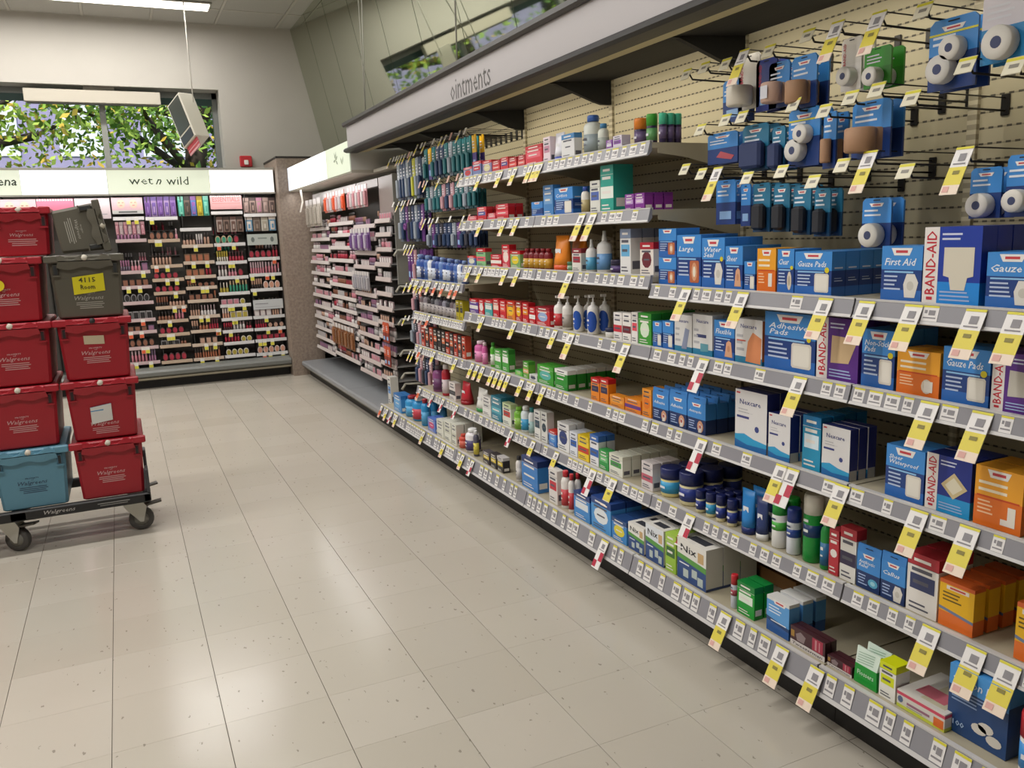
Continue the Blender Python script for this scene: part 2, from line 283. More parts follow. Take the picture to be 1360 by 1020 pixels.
 ('BASE', 0.015, -0.079, 0.111, 'H2', (), 'light blue carton with white top', 3, 0.04, 1.0),
 ('BASE', -0.085, -0.218, 0.057, 'M', (), 'maroon tweezer pack, left', 2, 0.02, 1.0),
 ('BASE', -0.226, -0.313, 0.031, 'M', (), 'maroon tweezer pack, right', 2, 0.02, 1.0),
 ('BASE', -0.318, -0.394, 0.098, 'bg', ('d8e8dc', '1c9a38'), 'clear bag with green pouch', 2, 0.035, 1.0),
 ('BASE', -0.399, -0.45, 0.098, 'C', ('ecebe4', 'd8e018', 'd8e018'), 'white carton with acid yellow ends', 1, 0.05, 1.0),
 ('BASE', -0.454, -0.59, 0.046, 'P', (), 'flat white and pink carton', 1, 0.16, 1.0),
 ('BASE', -0.596, -0.745, 0.17, 'CB', (), 'large blue cotton box', 1, 0.12, 1.0),
 ('BASE', -0.75, -0.817, 0.151, 'jr', ('e4e0dc', 'b8202c', '3f8fd6'), 'blue tub with red lid', 1, None, 0.92),
 ('T1', 2.487, 2.37, 0.058, 'C', ('9aa8c8', 'c83038', 'c86070'), 'pale blue and red pack', 1, None, 1.0),
 ('T1', 2.359, 2.248, 0.078, 'C', ('7080b0', 'c02030', 'c8404c'), 'blue pack with red square', 1, None, 1.0),
 ('T1', 2.229, 2.114, 0.07, 'C', ('8a80a8', 'd8d0a0', 'c8303c'), 'mauve pack with cream band', 1, None, 1.0),
 ('T1', 2.105, 2.014, 0.06, 'C', ('c4202c', 'd8544c', 'b02028'), 'red carton, first in row', 1, None, 1.0),
 ('T1', 2.005, 1.917, 0.066, 'C', ('d02c34', '4a4a90', 'c4262e'), 'red carton with violet band', 1, None, 1.0),
 ('T1', 1.909, 1.825, 0.057, 'C', ('c4202c', 'e86058', 'a82028'), 'red carton, third in row', 1, None, 1.0),
 ('T1', 1.809, 1.737, 0.058, 'C', ('c42a34', 'e88078', 'b02830'), 'red carton with pink band', 1, None, 1.0),
 ('T1', 1.729, 1.563, 0.089, 'C', ('d83848', 'e87080', 'c42834'), 'taller red carton', 1, None, 1.0),
 ('T1', 1.549, 1.485, 0.11, 'C', ('e8d8e0', 'c890a8', 'e8d8e0'), 'pale pink carton', 1, None, 1.0),
 ('T1', 1.478, 1.396, 0.119, 'tb', ('e8e8f0', '2c48b0'), 'white tube with blue cap', 1, None, 1.0),
 ('T1', 1.383, 1.274, 0.101, 'C', ('e4e4e4', 'e4e4e4', '4a88c0'), 'white carton with blue top', 1, None, 1.0),
 ('T1', 1.237, 1.135, 0.156, 'bt', ('d8dcd4', '98a4a8', '3a68b8', 'cap'), 'tall pale bottle with blue cap', 1, None, 0.82),
 ('T1', 1.124, 1.039, 0.111, 'bt', ('d4d8cc', 'a8b0a8', '4888b8', 'cap'), 'pale bottle with teal blue cap', 1, None, 0.56),
 ('T1', 1.028, 0.985, 0.041, 'C', ('8a4aa8', 'e0dce8', '8a4aa8'), 'purple and white carton, left', 1, None, 1.0),
 ('T1', 0.979, 0.917, 0.051, 'C', ('d8d0e0', '8a4aa8', 'd8d0dc'), 'purple and white carton, right', 1, None, 1.0),
 ('T1', 0.906, 0.841, 0.103, 'jr', ('3a2a50', 'e8862a', '6a5880'), 'purple tub with orange lid', 1, None, 0.82),
 ('T1', 0.832, 0.76, 0.108, 'jr', ('3a2a50', '48a83c', '6aa868'), 'purple tub with green lid', 1, None, 0.6),
 ('T1', 0.746, 0.696, 0.101, 'jr', ('32264c', '50c8a0', '6a5a80'), 'purple tub with mint lid', 3, None, 0.62),
 ('T2', 2.449, 2.333, 0.03, 'C', ('d84858', 'e89098', 'd04050'), 'pink red carton', 1, None, 1.0),
 ('T2', 2.323, 2.203, 0.072, 'C', ('c4202c', '5060a0', 'd8404c'), 'red carton with blue band', 2, None, 1.0),
 ('T2', 2.184, 2.089, 0.037, 'C', ('d8485c', 'e8a0a8', 'c83848'), 'short rosy carton', 1, None, 1.0),
 ('T2', 2.08, 1.937, 0.076, 'C', ('c4202c', 'e05868', 'c83444'), 'square red carton', 2, None, 1.0),
 ('T2', 1.683, 1.57, 0.069, 'W', ('', ''), 'short blue carton', 1, None, 1.0),
 ('T2', 1.563, 1.47, 0.135, 'C', ('4888c8', '78a8d8', '4888c8'), 'tall blue carton', 1, None, 1.0),
 ('T2', 1.456, 1.296, 0.117, 'W', ('pad', 'Cotton'), 'wide blue carton with white strip', 2, None, 1.0),
 ('T2', 1.258, 1.185, 0.11, 'bt', ('e4e0d8', 'b8a878', '3858b0', 'cap'), 'slim white bottle with blue cap', 1, None, 0.54),
 ('T2', 1.155, 1.079, 0.127, 'C', ('dcdcd4', '5068b0', 'dcdcd4'), 'white carton with blue foot', 1, None, 1.0),
 ('T2', 1.074, 0.98, 0.179, 'C', ('28a090', 'e4ece4', '28a090'), 'tall teal carton', 1, 0.09, 1.0),
 ('T2', 0.901, 0.84, 0.061, 'C', ('7a2c8c', 'c0a0d0', '8a3c9c'), 'purple carton, left', 2, None, 1.0),
 ('T2', 0.835, 0.772, 0.062, 'C', ('843094', 'd0b0d8', '7a2c8c'), 'purple carton, right', 3, None, 1.0),
 ('T3', 2.488, 2.37, 0.054, 'C', ('5068a8', 'd8d8c0', 'c4202c'), 'blue and red trial pack', 1, None, 1.0),
 ('T3', 2.359, 2.237, 0.095, 'C', ('88c088', 'e06070', 'c4202c'), 'green and red trial pack', 1, None, 1.0),
 ('T3', 2.169, 2.038, 0.065, 'C', ('c4202c', 'f0e8e0', 'c8283c'), 'red carton with white lines', 1, None, 1.0),
 ('T3', 2.028, 1.939, 0.114, 'C', ('d04050', 'f0d8d0', 'c4202c'), 'tall red carton', 1, None, 1.0),
 ('T3', 1.931, 1.82, 0.085, 'C', ('80a868', 'e8d030', 'c4202c'), 'green, yellow and red pack', 1, None, 1.0),
 ('T3', 1.804, 1.755, 0.096, 'bt', ('7a1c24', 'c8982c', '8a2028', 'cap'), 'first maroon bottle with gold label', 1, None, 1.0),
 ('T3', 1.747, 1.699, 0.096, 'bt', ('7a1c24', 'c8982c', '8a2028', 'cap'), 'second maroon bottle with gold label', 1, None, 1.0),
 ('T3', 1.691, 1.645, 0.096, 'bt', ('7a1c24', 'c8982c', '8a2028', 'cap'), 'third maroon bottle with gold label', 1, None, 1.0),
 ('T3', 1.637, 1.592, 0.096, 'bt', ('7a1c24', 'c8982c', '8a2028', 'cap'), 'fourth maroon bottle with gold label', 1, None, 1.0),
 ('T3', 1.585, 1.54, 0.096, 'bt', ('7a1c24', 'c8982c', '8a2028', 'cap'), 'fifth maroon bottle with gold label', 1, None, 1.0),
 ('T3', 1.526, 1.4, 0.152, 'tb', ('ee8a22', 'd85020'), 'orange squeeze tube', 2, None, 1.0),
 ('T3', 1.386, 1.32, 0.04, 'jr', ('b8c8b4', '4a7a5c', '7aa888'), 'short green jar', 1, None, 0.52),
 ('T3', 1.313, 1.237, 0.097, 'C', ('e4e0d8', 'a02c3c', '8a2430'), 'white and maroon carton', 2, None, 1.0),
 ('T3', 1.224, 1.157, 0.134, 'bt', ('eceae8', '58a8d0', 'f0f0ee', 'spray'), 'white spray bottle, shorter', 1, None, 0.82),
 ('T3', 1.145, 1.058, 0.166, 'bt', ('eceae8', '6a9cd0', 'f0f0ee', 'spray'), 'white spray bottle, taller', 1, None, 0.82),
 ('T3', 1.052, 0.947, 0.054, 'jr', ('3a3058', '2a2440', '58407a'), 'dark violet jar', 2, None, 0.57),
 ('T3', 0.937, 0.864, 0.171, 'C', ('e4e4e4', '6ab0dc', '8a9ab8'), 'tall white and blue carton', 3, 0.05, 1.0),
 ('T3', 0.803, 0.717, 0.12, 'C', ('e8e0d8', '6a2430', 'b02434'), 'white and red carton by shelf end', 2, None, 1.0),
 ('L1', 3.395, 3.329, 0.159, 'bt', ('3860a8', 'c8d0e0', '8098c8', 'cap'), 'blue and white stick bottle', 1, None, 1.0),
 ('L1', 3.321, 3.257, 0.156, 'bt', ('2c4c98', '24386c', '2a3c78', 'cap'), 'blue and white stick bottle', 1, None, 1.0),
 ('L1', 3.249, 3.186, 0.153, 'bt', ('4a6cb0', '4464a4', '8098c8', 'cap'), 'blue and white stick bottle', 1, None, 1.0),
 ('L1', 3.179, 3.118, 0.151, 'bt', ('e0e4ec', 'd8dce4', '2a3c78', 'cap'), 'blue and white stick bottle', 1, None, 1.0),
 ('L1', 3.111, 3.05, 0.148, 'bt', ('2c488c', 'c8d0e0', '8098c8', 'cap'), 'blue and white stick bottle', 1, None, 1.0),
 ('L1', 3.044, 2.985, 0.146, 'bt', ('3454a0', '24386c', '2a3c78', 'cap'), 'blue and white stick bottle', 1, None, 1.0),
 ('L1', 2.978, 2.921, 0.144, 'bt', ('6888c0', '4464a4', '8098c8', 'cap'), 'blue and white stick bottle', 1, None, 1.0),
 ('L1', 2.914, 2.858, 0.141, 'bt', ('30509c', 'd8dce4', '2a3c78', 'cap'), 'blue and white stick bottle', 1, None, 1.0),
 ('L1', 2.852, 2.797, 0.139, 'bt', ('3860a8', 'c8d0e0', '8098c8', 'cap'), 'blue and white stick bottle', 1, None, 1.0),
 ('L1', 2.791, 2.737, 0.137, 'bt', ('2c4c98', '24386c', '2a3c78', 'cap'), 'blue and white stick bottle', 1, None, 1.0),
 ('L1', 2.731, 2.679, 0.135, 'bt', ('4a6cb0', '4464a4', '8098c8', 'cap'), 'blue and white stick bottle', 1, None, 1.0),
 ('L1', 2.673, 2.621, 0.132, 'bt', ('e0e4ec', 'd8dce4', '2a3c78', 'cap'), 'blue and white stick bottle', 1, None, 1.0),
 ('L1', 2.615, 2.565, 0.13, 'bt', ('2c488c', 'c8d0e0', '8098c8', 'cap'), 'blue and white stick bottle', 1, None, 1.0),
 ('L2', 3.37, 3.305, 0.123, 'bt', ('7a6a70', 'b8b0b0', '2a282c', 'cap'), 'grey and black stick bottle', 1, None, 1.0),
 ('L2', 3.296, 3.232, 0.122, 'bt', ('989098', 'b8b0b0', '2a282c', 'cap'), 'grey and black stick bottle', 1, None, 1.0),
 ('L2', 3.223, 3.16, 0.121, 'bt', ('3a3438', 'b8b0b0', '2a282c', 'cap'), 'grey and black stick bottle', 1, None, 1.0),
 ('L2', 3.152, 3.091, 0.12, 'bt', ('4a4a50', 'b8b0b0', '2a282c', 'cap'), 'grey and black stick bottle', 1, None, 1.0),
 ('L2', 3.083, 3.023, 0.119, 'bt', ('8a8a94', 'b8b0b0', '2a282c', 'cap'), 'grey and black stick bottle', 1, None, 1.0),
 ('L2', 3.015, 2.956, 0.118, 'bt', ('504858', 'b8b0b0', '2a282c', 'cap'), 'grey and black stick bottle', 1, None, 1.0),
 ('L2', 2.949, 2.892, 0.117, 'bt', ('9a98a8', 'b8b0b0', '2a282c', 'cap'), 'grey and black stick bottle', 1, None, 1.0),
 ('L2', 2.884, 2.828, 0.116, 'bt', ('3c3c44', 'b8b0b0', '2a282c', 'cap'), 'grey and black stick bottle', 1, None, 1.0),
 ('L2', 2.821, 2.766, 0.115, 'bt', ('7a6a70', 'b8b0b0', '2a282c', 'cap'), 'grey and black stick bottle', 1, None, 1.0),
 ('L2', 2.759, 2.706, 0.114, 'bt', ('989098', 'b8b0b0', '2a282c', 'cap'), 'grey and black stick bottle', 1, None, 1.0),
 ('L2', 2.699, 2.646, 0.113, 'C', ('c0b028', '3c3a30', 'c0b028'), 'yellow and black carton', 1, None, 1.0),
 ('L2', 2.639, 2.589, 0.112, 'C', ('c0b028', '3c3a30', 'c0b028'), 'yellow and black carton', 1, None, 1.0),
 ('L3', 3.347, 3.279, 0.134, 'C', ('b84030', '2c2628', 'b84030'), 'black and orange carton', 1, None, 1.0),
 ('L3', 3.267, 3.201, 0.134, 'C', ('3c3438', 'd87850', '3c3438'), 'black and orange carton', 1, None, 1.0),
 ('L3', 3.189, 3.124, 0.133, 'C', ('c84c34', '2c2628', 'c84c34'), 'black and orange carton', 1, None, 1.0),
 ('L3', 3.113, 3.05, 0.133, 'C', ('2c2628', 'd87850', '2c2628'), 'black and orange carton', 1, None, 1.0),
 ('L3', 3.039, 2.978, 0.132, 'C', ('302a2c', '2c2628', '302a2c'), 'black and orange carton', 1, None, 1.0),
 ('L3', 2.967, 2.907, 0.132, 'C', ('2c2628', 'd87850', '2c2628'), 'black and orange carton', 1, None, 1.0),
 ('L3', 2.897, 2.838, 0.131, 'C', ('b8402c', '2c2628', 'b8402c'), 'black and orange carton', 1, None, 1.0),
 ('L3', 2.828, 2.771, 0.131, 'C', ('3a3034', 'd87850', '3a3034'), 'black and orange carton', 1, None, 1.0),
 ('L3', 2.761, 2.705, 0.131, 'C', ('b84030', '2c2628', 'b84030'), 'black and orange carton', 1, None, 1.0),
 ('L3', 2.696, 2.641, 0.13, 'C', ('3c3438', 'd87850', '3c3438'), 'black and orange carton', 1, None, 1.0),
 ('L3', 2.632, 2.578, 0.13, 'C', ('c84c34', '2c2628', 'c84c34'), 'black and orange carton', 1, None, 1.0),
 ('L4', 3.216, 3.103, 0.166, 'bt', ('8a4a80', '6a3a68', '4a4048', 'cap'), 'purple bottle', 1, None, 0.82),
 ('L4', 3.075, 2.915, 0.197, 'bt', ('b82838', 'd8c8cc', 'e4dcdc', 'cap'), 'red bottle with white top', 1, None, 0.37),
 ('L4', 2.876, 2.775, 0.109, 'C', ('e0d8d4', '38383c', 'e0d8d4'), 'small white carton', 1, None, 1.0),
 ('L4', 2.738, 2.619, 0.131, 'tb', ('c02434', '9a1c28'), 'bright red tube', 1, None, 1.0),
]
TAGS = {
 'R3': [(0.477, 'y'), (0.198, 'y'), (-0.13, 'y'), (-0.267, 'y'), (-0.405, 'y'), (-0.566, 'y'), (-0.662, 'y')],
 'R4': [(2.22, 'y'), (1.833, 'y'), (1.417, 'y'), (1.269, 'y'), (0.846, 'y'), (0.383, 'r'), (-0.046, 'y'), (-0.463, 'y'), (-0.597, 'y')],
 'R5': [(2.395, 'y'), (2.321, 'y'), (2.248, 'y'), (2.119, 'y'), (2.053, 'y'), (1.988, 'y'), (1.925, 'y'), (1.77, 'y'), (1.649, 'y'), (1.541, 'y'), (0.388, 'r'), (0.016, 'y'), (-0.027, 'r'), (-0.211, 'y'), (-0.451, 'y'), (-0.585, 'y')],
 'R6': [(1.913, 'r'), (1.668, 'y'), (1.432, 'y'), (1.107, 'r'), (0.949, 'y'), (0.451, 'r'), (-0.503, 'y'), (-0.622, 'y'), (-0.704, 'y')],
 'BASE': [(3.955, 'o'), (3.824, 'y'), (3.716, 'r'), (3.594, 'y'), (3.034, 'y'), (2.674, 'y'), (2.378, 'y'), (2.237, 'r'), (0.878, 'r'), (0.151, 'y'), (-0.097, 'y'), (-0.23, 'y')],
 'T1': [(2.184, 'y'), (1.927, 'y'), (1.768, 'y'), (1.605, 'y'), (1.553, 'y'), (1.51, 'y')],
 'T2': [(2.189, 'y'), (1.904, 'y'), (1.762, 'y'), (1.161, 'y'), (1.073, 'y')],
 'T3': [(2.367, 'y'), (2.214, 'y'), (1.907, 'y'), (1.772, 'y'), (1.271, 'y')],
 'L1': [(3.358, 'y'), (3.254, 'y'), (3.139, 'y'), (3.028, 'y'), (2.909, 'o'), (2.781, 'o'), (2.636, 'o'), (2.555, 'o')],
 'L2': [(3.074, 'o')],
 'L3': [(3.267, 'o'), (3.012, 'y'), (2.645, 'y')],
 'L4': [(3.328, 'o'), (3.082, 'r'), (2.894, 'r'), (2.668, 'r')],
}
HOOKS = [
 (0.574, 1.911, 0),
 (0.48, 1.915, 0),
 (0.376, 1.906, 0),
 (0.29, 1.916, 1),
 (0.184, 1.907, 0),
 (0.033, 1.917, 0),
 (-0.073, 1.914, 1),
 (-0.205, 1.906, 1),
 (-0.332, 1.894, 0),
 (0.373, 1.739, 0),
 (0.296, 1.738, 0),
 (0.497, 1.725, 0),
 (-0.036, 1.709, 0),
 (0.079, 1.742, 0),
 (-0.125, 1.73, 0),
 (-0.208, 1.736, 0),
 (-0.311, 1.7, 0),
 (-0.452, 1.749, 0),
 (-0.566, 1.727, 0),
 (0.58, 1.605, 0),
 (0.491, 1.583, 0),
 (0.407, 1.581, 1),
 (0.268, 1.554, 0),
 (0.121, 1.562, 0),
 (-0.003, 1.525, 0),
 (-0.105, 1.56, 0),
 (-0.196, 1.572, 1),
 (-0.305, 1.529, 0),
 (-0.462, 1.554, 1),
]
PACKS = [
 (0.452, 0.351, 1.85, 1.721, 'W', 'none'),
 (0.377, 0.274, 1.912, 1.75, 'roll', 'BA'),
 (0.297, 0.199, 1.884, 1.734, 'navy', 'none'),
 (0.241, 0.147, 1.865, 1.735, 'W', 'roll3'),
 (0.147, 0.042, 1.864, 1.717, 'W', 'brown'),
 (-0.037, -0.114, 1.875, 1.741, 'BAg', 'spool'),
 (-0.115, -0.208, 1.834, 1.735, 'green', 'spool'),
 (-0.309, -0.444, 1.857, 1.696, 'W', 'spool2'),
 (-0.444, -0.567, 1.884, 1.733, 'wb', 'spool'),
 (0.527, 0.369, 1.694, 1.596, 'W', 'redpic'),
 (0.354, 0.229, 1.7, 1.562, 'teal', 'navyroll'),
 (0.222, 0.159, 1.681, 1.554, 'teal', 'navyroll'),
 (0.154, 0.024, 1.72, 1.557, 'W', 'spool2'),
 (0.019, -0.036, 1.696, 1.543, 'W', 'brown'),
 (-0.082, -0.216, 1.705, 1.558, 'W', 'brown'),
 (0.481, 0.376, 1.542, 1.399, 'W', 'none'),
 (0.358, 0.305, 1.522, 1.392, 'W', 'none'),
 (0.301, 0.217, 1.521, 1.372, 'teal', 'black'),
 (0.21, 0.134, 1.513, 1.371, 'teal', 'black'),
 (0.128, 0.05, 1.504, 1.361, 'teal', 'black'),
 (0.044, -0.023, 1.49, 1.356, 'teal', 'black'),
 (-0.128, -0.23, 1.454, 1.324, 'W', 'spool'),
 (-0.44, -0.526, 1.507, 1.392, 'W', 'spool'),
 (-0.528, -0.607, 1.528, 1.393, 'W', 'spool'),
]
# ------------------------------------------------------------------ room materials
def mat_floor():
    g = N('vinyl_tile'); tc = g.n('ShaderNodeTexCoord'); geo = g.n('ShaderNodeNewGeometry'); oi = g.n('ShaderNodeObjectInfo')
    n1 = g.n('ShaderNodeTexNoise', i_Scale=7.0, i_Detail=4.0); g.l(geo.outputs['Position'], n1.inputs['Vector'])
    v = g.n('ShaderNodeTexVoronoi', i_Scale=30.0); v.feature = 'F1'; mp = g.n('ShaderNodeMapping'); mp.inputs['Scale'].default_value = (1, .55, 1); mp.inputs['Rotation'].default_value = (0, 0, .5)
    g.l(geo.outputs['Position'], mp.inputs[0]); g.l(mp.outputs[0], v.inputs['Vector'])
    v2 = g.n('ShaderNodeTexNoise', i_Scale=90.0, i_Detail=2.0); g.l(mp.outputs[0], v2.inputs['Vector'])
    sp = g.math('MULTIPLY', g.math('LESS_THAN', v.outputs['Distance'], .15), g.math('GREATER_THAN', v2.outputs[0], .56))
    base = g.mix(oi.outputs['Random'], hexc('bcb5a8'), hexc('c3bcb0'))
    base = g.mix(g.math('MULTIPLY', n1.outputs[0], .15), base, hexc('aea593'))
    col = g.mix(g.math('MULTIPLY', sp, .6), base, hexc('6f675c'))
    g.l(col, g.b.inputs['Base Color'])
    r = g.n('ShaderNodeMapRange'); r.inputs[3].default_value = .15; r.inputs[4].default_value = .26; g.l(n1.outputs[0], r.inputs[0]); g.l(r.outputs[0], g.b.inputs['Roughness'])
    g.b.inputs['Specular IOR Level'].default_value = .6; bp = g.n('ShaderNodeBump', i_Strength=.04, i_Distance=.01); g.l(n1.outputs[0], bp.inputs['Height']); g.l(bp.outputs[0], g.b.inputs['Normal'])
    return g.m
def mat_noise(name, a, b, scale, rough=.7, bump=.1, det=4):
    g = N(name); geo = g.n('ShaderNodeNewGeometry'); n1 = g.n('ShaderNodeTexNoise', i_Scale=float(scale), i_Detail=float(det)); g.l(geo.outputs['Position'], n1.inputs['Vector'])
    g.l(g.mix(n1.outputs[0], hexc(a), hexc(b)), g.b.inputs['Base Color']); g.b.inputs['Roughness'].default_value = rough
    bp = g.n('ShaderNodeBump', i_Strength=bump, i_Distance=.004); g.l(n1.outputs[0], bp.inputs['Height']); g.l(bp.outputs[0], g.b.inputs['Normal'])
    return g.m
def mat_peg(name='pegboard', slots=True, base='aca286'):
    g = N(name); geo = g.n('ShaderNodeNewGeometry'); sx = g.n('ShaderNodeSeparateXYZ'); g.l(geo.outputs['Position'], sx.inputs[0])
    if slots:
        fz = g.math('FRACT', g.math('DIVIDE', sx.outputs[2], .0406)); row = g.math('LESS_THAN', fz, .10)
        fy = g.math('FRACT', g.math('DIVIDE', sx.outputs[1], .0254)); hole = g.math('MULTIPLY', g.math('LESS_THAN', fz, .14), g.math('LESS_THAN', fy, .55))
        c1 = g.mix(g.math('MULTIPLY', row, .45), hexc(base), hexc('5a5444'))
        col = g.mix(g.math('MULTIPLY', hole, .85), c1, hexc('2a261e'))
        bp = g.n('ShaderNodeBump', i_Strength=.5, i_Distance=.003); g.l(g.math('SUBTRACT', 1.0, row), bp.inputs['Height']); g.l(bp.outputs[0], g.b.inputs['Normal'])
    else:
        fz = g.math('FRACT', g.math('DIVIDE', sx.outputs[2], .0254)); hole = g.math('LESS_THAN', fz, .55)
        fy = g.math('FRACT', g.math('DIVIDE', g.math('ADD', sx.outputs[1], 0.2295), .9148))
        mid = g.math('LESS_THAN', g.math('ABSOLUTE', g.math('SUBTRACT', fy, .0)), .004)
        col = g.mix(g.math('MULTIPLY', hole, .55), hexc('b9af94'), hexc('6a624e'))
    g.l(col, g.b.inputs['Base Color']); g.b.inputs['Roughness'].default_value = .5
    return g.m
MF = mat_floor()
MWALL = mat_noise('painted_wall', 'aca79f', 'b4afa7', 3, .75, .04)
MCEIL = mat_noise('ceiling_panel', 'a6a39c', 'b0ada6', 60, .85, .3)
MLAM = mat_noise('pillar_laminate', '66574b', 'a8988a', 42, .5, .15, 8)
MPEG = mat_peg(); MUPR = mat_peg('slotted_upright', False)
MDECK = mat_noise('shelf_enamel', 'aaa18a', 'b4ab94', 20, .45, .03)
MGREY = mat_noise('grey_deck_metal', '84868a', '8e9092', 15, .35, .03)
MBLK = M('0c0b0a', .7); MRAIL = M('8d8c92', .35); MLIP = M('c9c7c6', .4)
# ------------------------------------------------------------------ floor of single tiles (1 ft)
T = .3048
fl = struct(MB().box(-6, 3.0, -4, 8, -.06, -.0035, M('4b443a', .8)).build('floor'))
tm = MB(); e = .0009
f_ = e / 3
tm.rings([[(e, f_, -.003), (T - e, f_, -.003), (T - e, T - f_, -.003), (e, T - f_, -.003)], [(e, f_, -.0004), (T - e, f_, -.0004), (T - e, T - f_, -.0004), (e, T - f_, -.0004)],
          [(e * 1.6, f_ * 2, 0), (T - e * 1.6, f_ * 2, 0), (T - e * 1.6, T - f_ * 2, 0), (e * 1.6, T - f_ * 2, 0)]], MF)
tme = tm.mesh('floor_tile'); rest = MB(); cells = []
for i in range(-14, 10):
    for j in range(-13, 26):
        x0, x1, y0, y1 = i * T, min((i + 1) * T, 3.0), j * T, (j + 1) * T
        inview = -2 <= i <= 7 and -4 <= j <= 23 and not (y0 < -1 and x0 < -.3)
        if inview and len(cells) < 300: cells.append((i, j)); obj('floor_tile', tme, fl, (x0, y0, 0))
        else: rest.add([(x0 + e, y0 + e, 0), (x1 - e, y0 + e, 0), (x1 - e, y1 - e, 0), (x0 + e, y1 - e, 0)], [(0, 1, 2, 3)], MF)
rf = rest.build('outer_floor_tiles', fl); rf['kind'] = 'stuff'
# ------------------------------------------------------------------ walls, ceiling
ZC = 3.6; WY = 7.65
wb = MB()
def wallbox(x0, x1, z0, z1): wb.box(x0, x1, WY, WY + .34, z0, z1, MWALL)
WX0, WX1, WZ0, WZ1 = -2.6, 1.905, 1.75, 2.962
wallbox(-4.1, WX0, 0, ZC); wallbox(WX1, 3.1, 0, ZC); wallbox(WX0, WX1, 0, WZ0); wallbox(WX0, WX1, WZ1, ZC)
struct(wb.build('wall_back'))
struct(MB().box(-4.2, -4, -4, 8, 0, ZC, MWALL).build('wall_left'))
struct(MB().box(-6, 3.2, -4.2, -4, 0, ZC, MWALL).build('wall_front'))
struct(MB().box(3.02, 3.2, -4, 8, 0, ZC, MWALL).build('wall_right'))
ce = struct(MB().box(-6.2, 3.2, -4.2, 8, ZC + .012, ZC + .1, M('8f8b82', .8)).build('ceiling'))
G = .61
gm = MB()
for i in range(16): gm.box(-6 + i * G - .012, -6 + i * G + .012, -4, WY, ZC - .002, ZC + .012, M('b3afa5', .5))
for j in range(20): gm.box(-6, 3.02, WY - j * G - .012, WY - j * G + .012, ZC - .0025, ZC + .0115, M('b3afa5', .5))
gm.build('ceiling_grid', ce)
cm = MB().cbox(.014, G - .014, .014, G - .014, ZC + .001, ZC + .0118, MCEIL, .002).mesh('ceiling_tile')
for i in range(3, 15):
    for j in range(1, 20): obj('ceiling_tile', cm, ce, (-6 + i * G, WY - j * G, 0))
struct(MB().box(2.35, 3.0, WY - .012, WY, 0, .1, M('3a342e', .6)).build('baseboard_back'))
# tinted security mirror leaning out of the right wall
g = N('tinted_mirror'); g.b.inputs['Metallic'].default_value = 1.0; g.b.inputs['Base Color'].default_value = hexc('c4cab8'); g.b.inputs['Roughness'].default_value = .035
MMIR = g.m
mp = struct(empty('trim_1')); yy = WY; nseg = 0
xa, xb, za, zb = 2.69, 3.005, ZC, 2.15
while yy > -3.4:
    y1 = yy - .72
    MB().hexa([(xb, y1 + .004, zb), (xb + .01, y1 + .004, zb), (xb + .01, yy - .004, zb), (xb, yy - .004, zb)], [(xa, y1 + .004, za), (xa + .01, y1 + .004, za), (xa + .01, yy - .004, za), (xa, yy - .004, za)], MMIR).build('mirror_panel', mp)
    yy = y1
MB().hexa([(xb + .006, -3.4, zb), (3.02, -3.4, zb), (3.02, WY, zb), (xb + .006, WY, zb)], [(xa + .006, -3.4, za), (3.02, -3.4, za), (3.02, WY, za), (xa + .006, WY, za)], M('6f7468', .6)).build('mirror_backing', mp)
# window: recess, frame, mullions, panes
wn = struct(empty('window_1')); FR = M('6d706c', .45)
fy0, fy1 = 7.90, 7.96; f = MB()
f.box(WX0, WX1, fy0 - .02, fy1 + .02, WZ0, WZ0 + .06, FR).box(WX0, WX1, fy0 - .02, fy1 + .02, 2.90, WZ1, FR)
for x in (WX0, WX1 - .05): f.box(x, x + .05, fy0 - .02, fy1 + .02, WZ0, WZ1, FR)
f.build('window_frame', wn)
for x in (-.70, .79): MB().cbox(x - .028, x + .028, fy0 - .02, fy1 + .02, WZ0 + .06, 2.90, M('8b8c86', .4)).build('mullion', wn)
gl = N('window_glass'); gl.b.inputs['Transmission Weight'].default_value = 1; gl.b.inputs['Roughness'].default_value = 0; gl.b.inputs['IOR'].default_value = 1.02
for x0, x1 in ((WX0 + .05, -.728), (-.672, .762), (.818, WX1 - .05)): MB().box(x0, x1, 7.925, 7.93, WZ0 + .06, 2.90, gl.m).build('pane', wn)
MB().box(WX0, WX1, fy0 - .015, fy0 - .005, 2.83, 2.9, M('23403c', .5)).build('transom_strip', wn)
bl = empty('blind_box', (.74, 7.74, 2.80)); tag(bl, 'long cream blind box across the top of the window recess', 'blind')
MB().cbox(-.62, .60, -.045, .045, 0, .125, M('b5aea0', .6), .006).build('box_body', bl)
MB().box(-.1, .18, -.03, .03, .125, .16, M('7b776c', .6)).build('mounting_bracket', bl)
MB().box(-.6, .58, -.03, .03, -.012, 0, M('4a4a44', .6)).build('bottom_bar', bl)
# fire alarm
fa = empty('fire_alarm', (2.115, WY, 2.2)); tag(fa, 'small red fire alarm strobe on back wall beside window', 'alarm')
MB().cbox(-.062, .062, -.045, 0, -.02, .095, M('b3242c', .4), .008).build('housing', fa)
MB().cbox(-.022, .022, -.06, -.045, .0, .05, M('e8e4dc', .3), .005).build('strobe_lens', fa)
# pillar between the two cosmetics fixtures
pl = struct(MB().box(2.305, 2.64, 6.9, WY, 0, 2.205, MLAM).build('trim_2'))
MB().cbox(2.297, 2.648, 6.892, WY, 2.205, 2.225, M('2b2723', .5)).build('pillar_cap', pl)
